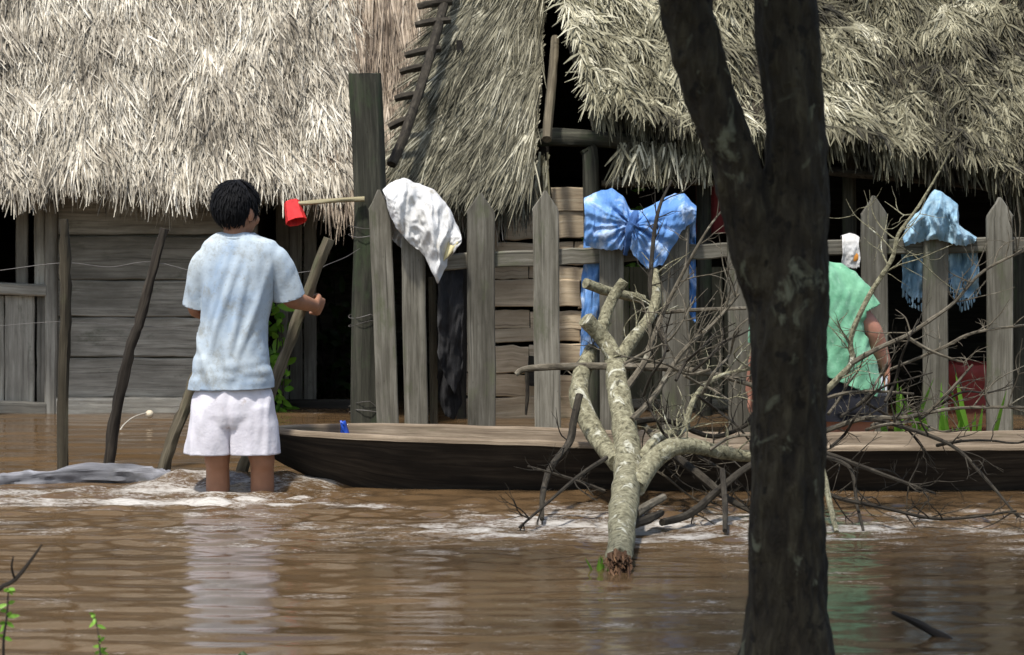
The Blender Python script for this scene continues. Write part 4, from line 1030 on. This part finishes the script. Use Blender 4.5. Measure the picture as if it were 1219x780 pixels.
def hair(parent, L, rot, s, n=5200, low=-.05, seed=3):
    random.seed(seed); mb = MB()
    for k in range(n):
        a = random.uniform(0, 6.28); z = random.uniform(-.62, 1); rr = math.sqrt(max(0, 1-z*z))
        x, y = rr*math.cos(a), rr*math.sin(a)
        if y > .35 and z < .45+.2*random.random(): continue
        if abs(x) > .8 and y > -.25 and z < -.12: continue
        if z < -.5 and random.random() < .5: continue
        p = Vector((x*.078, y*.097-.008, z*.094+.014)); nr = Vector((x, y, z+.0))
        dn = Vector((random.gauss(0, .07), random.gauss(.25 if y > -.2 else -.05, .07), -.9+random.gauss(0, .08)))
        dn = dn-nr*dn.dot(nr)
        if dn.length < .01: continue
        dn = dn.normalized(); d = (dn+nr*random.uniform(.02, .13)).normalized()
        w = d.cross(nr).normalized()*.003; l = random.uniform(.025, .055)
        q = [p-nr*.004, p+d*l*.55, p+d*l+dn*l*.1-nr*l*.12]
        vs = [q[0]-w, q[0]+w, q[1]-w, q[1]+w, q[2]-w*.3, q[2]+w*.3]
        mb.add([L(*v) for v in vs], [(0, 1, 3, 2), (2, 3, 5, 4)])
    # the close layer beneath
    base = MB(); rows = []
    for i in range(1, 16):
        ph = math.pi*.62*i/15; ps = []
        for k in range(32):
            a = 2*math.pi*k/32; x, y, z = math.sin(ph)*math.cos(a), math.sin(ph)*math.sin(a), math.cos(ph)
            if y > .35: z = max(z, .35+.1*y)
            q = 1.0+.02*noise.noise(Vector((x*3, y*3, z*3)))
            ps.append(L(x*.079*q, y*.099*q-.008, z*.096*q+.014))
        rows.append((ps, ps))
    base.sweep(rows, True); mb.add(base.v, base.f)
    return mb.build('hair', M['hair'], parent, angle=60)

# ---- boy
D0 = 9.03; k0 = D0/F
def B(px, py, dy=0.0): return Vector(((px-609.5)*k0, D0+dy, H+(HY-py)*k0))
def ring(px, py, hw, dep, dy=0.0): return (B(px, py, dy), Vector((hw*k0, 0, 0)), Vector((0, dep, 0)))
mb = MB()
hf = Vector((.46, .87, -.16)); L_, rot_ = head(mb, B(281, 249, .01), hf, (.02, .06, 1), 1.03)
mb.cap([B(281, 300, -.01), B(280, 284, -.005), B(280, 262, .0)], [.055, .045, .047])
mb.loft([ring(282, 284, 26, .05), ring(286, 297, 44, .075), ring(284, 330, 41, .085), ring(281, 380, 37, .082), ring(279, 430, 38, .085), ring(277, 470, 42, .095), ring(277, 490, 38, .09)], 24)
for hx_, kx, ax_ in ((259, 259, 259), (298, 312, 312)):
    mb.cap([B(hx_, 475), B((hx_+kx)/2, 512, -.005), B(kx, 545, -.01), B(kx, 556, .0), B(ax_, 580, .012), B(ax_, 630, .012), Vector((B(ax_, 0).x, D0+.012, -.29))], [.078, .064, .05, .045, .047, .04, .03])
    f0 = Vector((B(ax_, 0).x, D0+.0, -.31)); mb.cap([f0+Vector((0, -.02, .0)), f0+Vector((0, .08, -.01)), f0+Vector((0, .15, -.02))], [.034, .034, .026])
sh, el, wr0 = B(321, 312), B(344, 356, .05), B(367, 368, .235)
mb.cap([sh, sh.lerp(el, .5), el, el.lerp(wr0, .4), wr0], [.038, .037, .034, .034, .025])
pole_dir = (P(391, 284, 9.3)-P(333, 440, 9.31)).normalized()
hd = (wr0-el).normalized()
hand(mb, wr0, (hd+Vector((.1, .3, .05))).normalized(), Vector((-.95, .25, 0)), pole_dir, 1.05, 1.0)
sh2, el2, wr2 = B(251, 314), B(231, 366, .05), B(251, 385, .24)
mb.cap([sh2, sh2.lerp(el2, .5), el2, el2.lerp(wr2, .4), wr2], [.038, .037, .034, .034, .025])
hand(mb, wr2, (wr2-el2).normalized(), Vector((.3, .2, -.9)), Vector((.9, -.3, .3)), 1.0, .5)
me = solid(mb, .0065, 3); base = Vector((B(278, 0).x, D0, -.35))
boy = link('person', shift(me, base), M['skin'], None, base, True, 180)
tag(boy, 'boy seen from behind, wading in pale blue tee and whitish shorts, hand on a pole', 'person')
hair(boy, L_, rot_, 1.03)
for q in (-1, 1):
    mb = MB(); mb.ell(L_(q*.034, .083, -.024), (.011, .009, .009), rot_); mb.build('eye', M['eye'], boy)
# tee
mb = MB()
mb.loft([ring(281, 279, 20, .05), ring(282, 283, 30, .06), ring(285, 289, 41, .072), ring(286, 299, 46, .082), ring(284, 318, 45, .094), ring(282, 345, 40, .098), ring(281, 380, 38.5, .098), ring(279, 420, 40, .1), ring(276, 450, 45, .106), ring(275, 478, 48, .11)], 36, 2.2)
s1, s2 = B(330, 302), B(344, 362, .05)
mb.tube([B(310, 307), s1+Vector((-.012, 0, -.022)), s1.lerp(s2, .5), s2], [.042, .05, .052, .056], 18, 5, .05, True, .5, 1.0)
t1, t2 = B(243, 305), B(233, 372, .05)
mb.tube([B(264, 308), t1+Vector((.012, 0, -.018)), t1.lerp(t2, .5), t2], [.042, .048, .05, .05], 18, 5, .05, True, .5)
me = solid(mb, .0075, 5)
def tf(c):
    x, z = c.x-B(278, 0).x, c.z
    v = max(0, min(1, (1.0-z)/.5))
    f = .02*(.5-abs(noise.noise(Vector((x*13+z*4, c.y*6, z*2.4)))))*(.35+v)+.003*noise.noise(Vector((x*30-z*12, c.y*15, z*9)))
    for xx, sl, am in ((-.03, .3, .015), (.03, .2, .012), (-.1, .12, .01), (.085, .33, .011), (-.065, .25, .008)):     # hanging creases
        d = x-xx-sl*(z-.7); f += am*math.exp(-(d/.012)**2)*math.exp(-((z-.68)/.17)**2)
    f += .009*math.exp(-((z-.5)/.02)**2)*noise.noise(Vector((x*14, 3, 0)))+.008*noise.noise(Vector((x*9, c.y*9, z*34)))*math.exp(-((z-.47)/.06)**2)
    return f
folds(me, tf)
ha = (s2-s1).normalized(); hb = (t2-t1).normalized()
def cut_sleeve(me, p, n_, xside, rad=.1):
    bm = bmesh.new(); bm.from_mesh(me); sel = set()
    for f in bm.faces:
        c = f.calc_center_median()-p; q = c.dot(n_)
        if -.03 < q < .14 and (c-n_*q).length < rad and xside(f.calc_center_median()): sel.add(f)
    ge = list(sel)+list({e for f in sel for e in f.edges})+list({v for f in sel for v in f.verts})
    bmesh.ops.bisect_plane(bm, geom=ge, plane_co=p, plane_no=n_, clear_outer=True)
    bm.to_mesh(me); bm.free()
cut(me, [(B(277, 462), Vector((.03, 0, -1)))])
cut_sleeve(me, B(344, 354, .045), ha, lambda c: c.x > B(324, 0).x)
cut_sleeve(me, B(230, 364, .045), hb, lambda c: c.x < B(240, 0).x)
tee = link('tee_shirt', shift(me, base), M['tee'], boy, base, True, 180)
m_ = tee.modifiers.new('t', 'SOLIDIFY'); m_.thickness = .004; m_.offset = 1
mb = MB(); rr = [B(281, 281)+Vector((math.cos(a)*.07, math.sin(a)*.06-.002, .004*math.cos(a*2)+.005*math.sin(a))) for a in np.linspace(0, 6.283, 29)]
mb.tube(rr, .008, 8, 2); mb.build('collar', M['tee'], tee, angle=180)
# shorts
mb = MB()
mb.loft([ring(277, 448, 34, .08), ring(277, 464, 42, .098), ring(277, 478, 46, .108), ring(277, 492, 49, .112), ring(276, 505, 47, .1)], 32, 2.3)
mb.loft([ring(259, 482, 28, .1), ring(253, 505, 28, .104), ring(249, 530, 28, .104), ring(248, 552, 29, .105)], 30, 2.4)
mb.loft([ring(296, 482, 28, .1), ring(300, 505, 28, .104), ring(302, 530, 28.5, .104), ring(303, 552, 29.5, .105)], 30, 2.4)
me = solid(mb, .0075, 4)
def sf(c):
    x, z = c.x-B(276, 0).x, c.z; v = max(0, min(1, (.45-z)/.3))
    f = .012*noise.noise(Vector((x*22+z*4, c.y*8, z*3)))*(.3+v)+.005*noise.noise(Vector((x*40, c.y*15, z*12)))
    f -= .012*math.exp(-(x/.01)**2)*v
    f += .006*math.exp(-((abs(x)-.14)/.008)**2)
    return f
folds(me, sf); cut(me, [(B(277, 539), Vector((0, 0, -1)))])
so = link('shorts', shift(me, base), M['shorts_white'], boy, base, True, 180)
m_ = so.modifiers.new('t', 'SOLIDIFY'); m_.thickness = .004; m_.offset = 1

# ---- stooping man behind the standing tree
D0 = 10.15; k0 = D0/F
mb = MB()
L2, rot2 = head(mb, B(938, 281, .12), (-.5, .7, -.45), (.02, .3, 1), 1.0)
mb.cap([B(950, 318, .02), B(943, 300, .07), B(939, 285, .1)], [.065, .055, .055])
mb.loft([ring(950, 302, 20, .07, .03), ring(951, 324, 38, .095), ring(962, 360, 44, .105), ring(978, 410, 42, .105), ring(998, 455, 38, .1), ring(1004, 480, 42, .105)], 24)
for hx_, kx, ax_ in ((985, 982, 978), (1024, 1018, 1014)):
    mb.cap([B(hx_, 478), B(kx, 540, .03), B((kx+ax_)/2, 575, .02), Vector((B(ax_, 0).x, D0, -.3))], [.098, .062, .062, .036])
    f0 = Vector((B(ax_, 0).x, D0, -.32)); mb.cap([f0, f0+Vector((-.02, .1, -.01)), f0+Vector((-.03, .17, -.015))], [.04, .038, .03])
sh, el, wr0 = B(994, 336, .02), B(1036, 390, -.02), B(1054, 434, .02)
mb.cap([sh, sh.lerp(el, .5), el, el.lerp(wr0, .4), wr0], [.05, .046, .042, .042, .03])
hand(mb, wr0, (.05, .1, -1), (-.8, .3, 0), (-.3, .9, 0), 1.12, .75)
sh2, el2, wr2 = B(918, 336, .05), B(908, 410, .08), B(899, 468, .14)
mb.cap([sh2, sh2.lerp(el2, .5), el2, el2.lerp(wr2, .4), wr2], [.05, .045, .041, .04, .03])
hand(mb, wr2, (-.05, .1, -1), (.8, .3, 0), (.3, .9, 0), 1.12, .6)
me = solid(mb, .0075, 3); base = Vector((B(1000, 0).x, D0, -.35))
man = link('person', shift(me, base), M['skin_red'], None, base, True, 180)
tag(man, 'stooping person in green tee and black striped shorts, half hidden behind the standing tree', 'person')
hair(man, L2, rot2, 1.0, 2200, seed=4)
for q in (-1, 1):
    mb = MB(); mb.ell(L2(q*.034, .083, -.024), (.011, .009, .009), rot2); mb.build('eye', M['eye'], man)
mb = MB()
mb.loft([ring(948, 298, 22, .075, .04), ring(949, 306, 34, .1, .02), ring(953, 324, 45, .12), ring(963, 352, 52, .13), ring(972, 395, 58, .14), ring(986, 435, 59, .15), ring(994, 485, 62, .155)], 36, 2.3)
s1, s2 = B(998, 322, .02), B(1030, 378, -.01)
mb.tube([B(972, 334), s1+Vector((-.03, 0, -.03)), s1.lerp(s2, .5), s2], [.055, .066, .072, .076], 18, 5, .05, True, .5)
t1, t2 = B(916, 336, .05), B(906, 425, .08)
mb.tube([B(932, 330), t1, t1.lerp(t2, .5), t2], [.05, .058, .056, .054], 18, 5, .05, True, .5)
me = solid(mb, .009, 5)
def gf(c):
    x, z = c.x-B(980, 0).x, c.z
    return .014*noise.noise(Vector((x*13+z*7, c.y*6, z*4)))+.008*noise.noise(Vector((x*26-z*14, c.y*12, z*10)))
folds(me, gf)
cut(me, [(B(1010, 458), Vector((-.42, 0, -1)))])
cut_sleeve(me, B(1030, 372, -.01), (s2-s1).normalized(), lambda c: c.x > B(1029, 0).x and c.z > B(0, 400).z)
cut_sleeve(me, B(906, 420, .08), (t2-t1).normalized(), lambda c: c.x < B(915, 0).x)
gt = link('tee_shirt', shift(me, base), M['shirt_green'], man, base, True, 180)
m_ = gt.modifiers.new('t', 'SOLIDIFY'); m_.thickness = .004; m_.offset = 1
mb = MB()
mb.loft([ring(996, 434, 42, .112), ring(1001, 455, 44, .12), ring(1008, 474, 46, .13), ring(1008, 490, 48, .13)], 30, 2.3)
mb.loft([ring(988, 470, 30, .125), ring(985, 500, 29, .12), ring(984, 530, 28, .12)], 28, 2.3)
mb.loft([ring(1025, 465, 30, .125), ring(1025, 490, 29, .12), ring(1022, 530, 28, .12)], 28, 2.3)
me = solid(mb, .009, 4); folds(me, lambda c: .012*noise.noise(Vector((c.x*20, c.y*8, c.z*5)))); cut(me, [(B(1000, 499), Vector((0, 0, -1)))])
bs = link('shorts', shift(me, base), M['shorts_black'], man, base, True, 180)
mb = MB()
for dx in (0, 7): mb.board(B(1046+dx, 446, -.085+.03*(dx > 0)), B(1043+dx, 496, -.09+.03*(dx > 0)), .008, .004, (1, 0, 0), 6, .001)
mb.build('side_stripe', M['stripe'], bs)

# ------------------------------------------------------------------ light, camera
w = bpy.data.worlds.new('World'); scn.world = w; w.use_nodes = True
nt = w.node_tree; bg = nt.nodes['Background']; sky = nt.nodes.new('ShaderNodeTexSky'); sky.sky_type = 'NISHITA'
SUN_EL, SUN_AZ = 66.0, 207.0     # compass-style from +Y towards +X
sky.sun_disc = False; sky.sun_elevation = R(SUN_EL); sky.sun_rotation = R(SUN_AZ)
sky.air_density = 1.2; sky.dust_density = 2.5
nt.links.new(sky.outputs[0], bg.inputs[0]); bg.inputs[1].default_value = .145
sl = bpy.data.lights.new('sun', 'SUN'); sl.energy = 3.5; sl.angle = R(4); sl.color = (1, .965, .91)
so_ = bpy.data.objects.new('sun', sl); COL.objects.link(so_)
d = Vector((math.sin(R(SUN_AZ))*math.cos(R(SUN_EL)), math.cos(R(SUN_AZ))*math.cos(R(SUN_EL)), math.sin(R(SUN_EL))))
so_.rotation_euler = d.to_track_quat('Z', 'Y').to_euler(); so_.location = (0, 0, 20)
cam = bpy.data.cameras.new('camera'); co_ = bpy.data.objects.new('camera', cam); COL.objects.link(co_)
co_.location = (0, 0, H); co_.rotation_euler = (R(90), 0, 0)
cam.sensor_width = 36; cam.lens = 36*F/1219; cam.shift_y = -(390-HY)/1219; cam.clip_end = 2000; cam.clip_start = .05
cam.dof.use_dof = True; cam.dof.focus_distance = 9.4; cam.dof.aperture_fstop = 7
scn.camera = co_
vs_ = scn.view_settings; vs_.view_transform = 'Standard'; vs_.look = 'None'; vs_.gamma = 1; vs_.exposure = 0.38
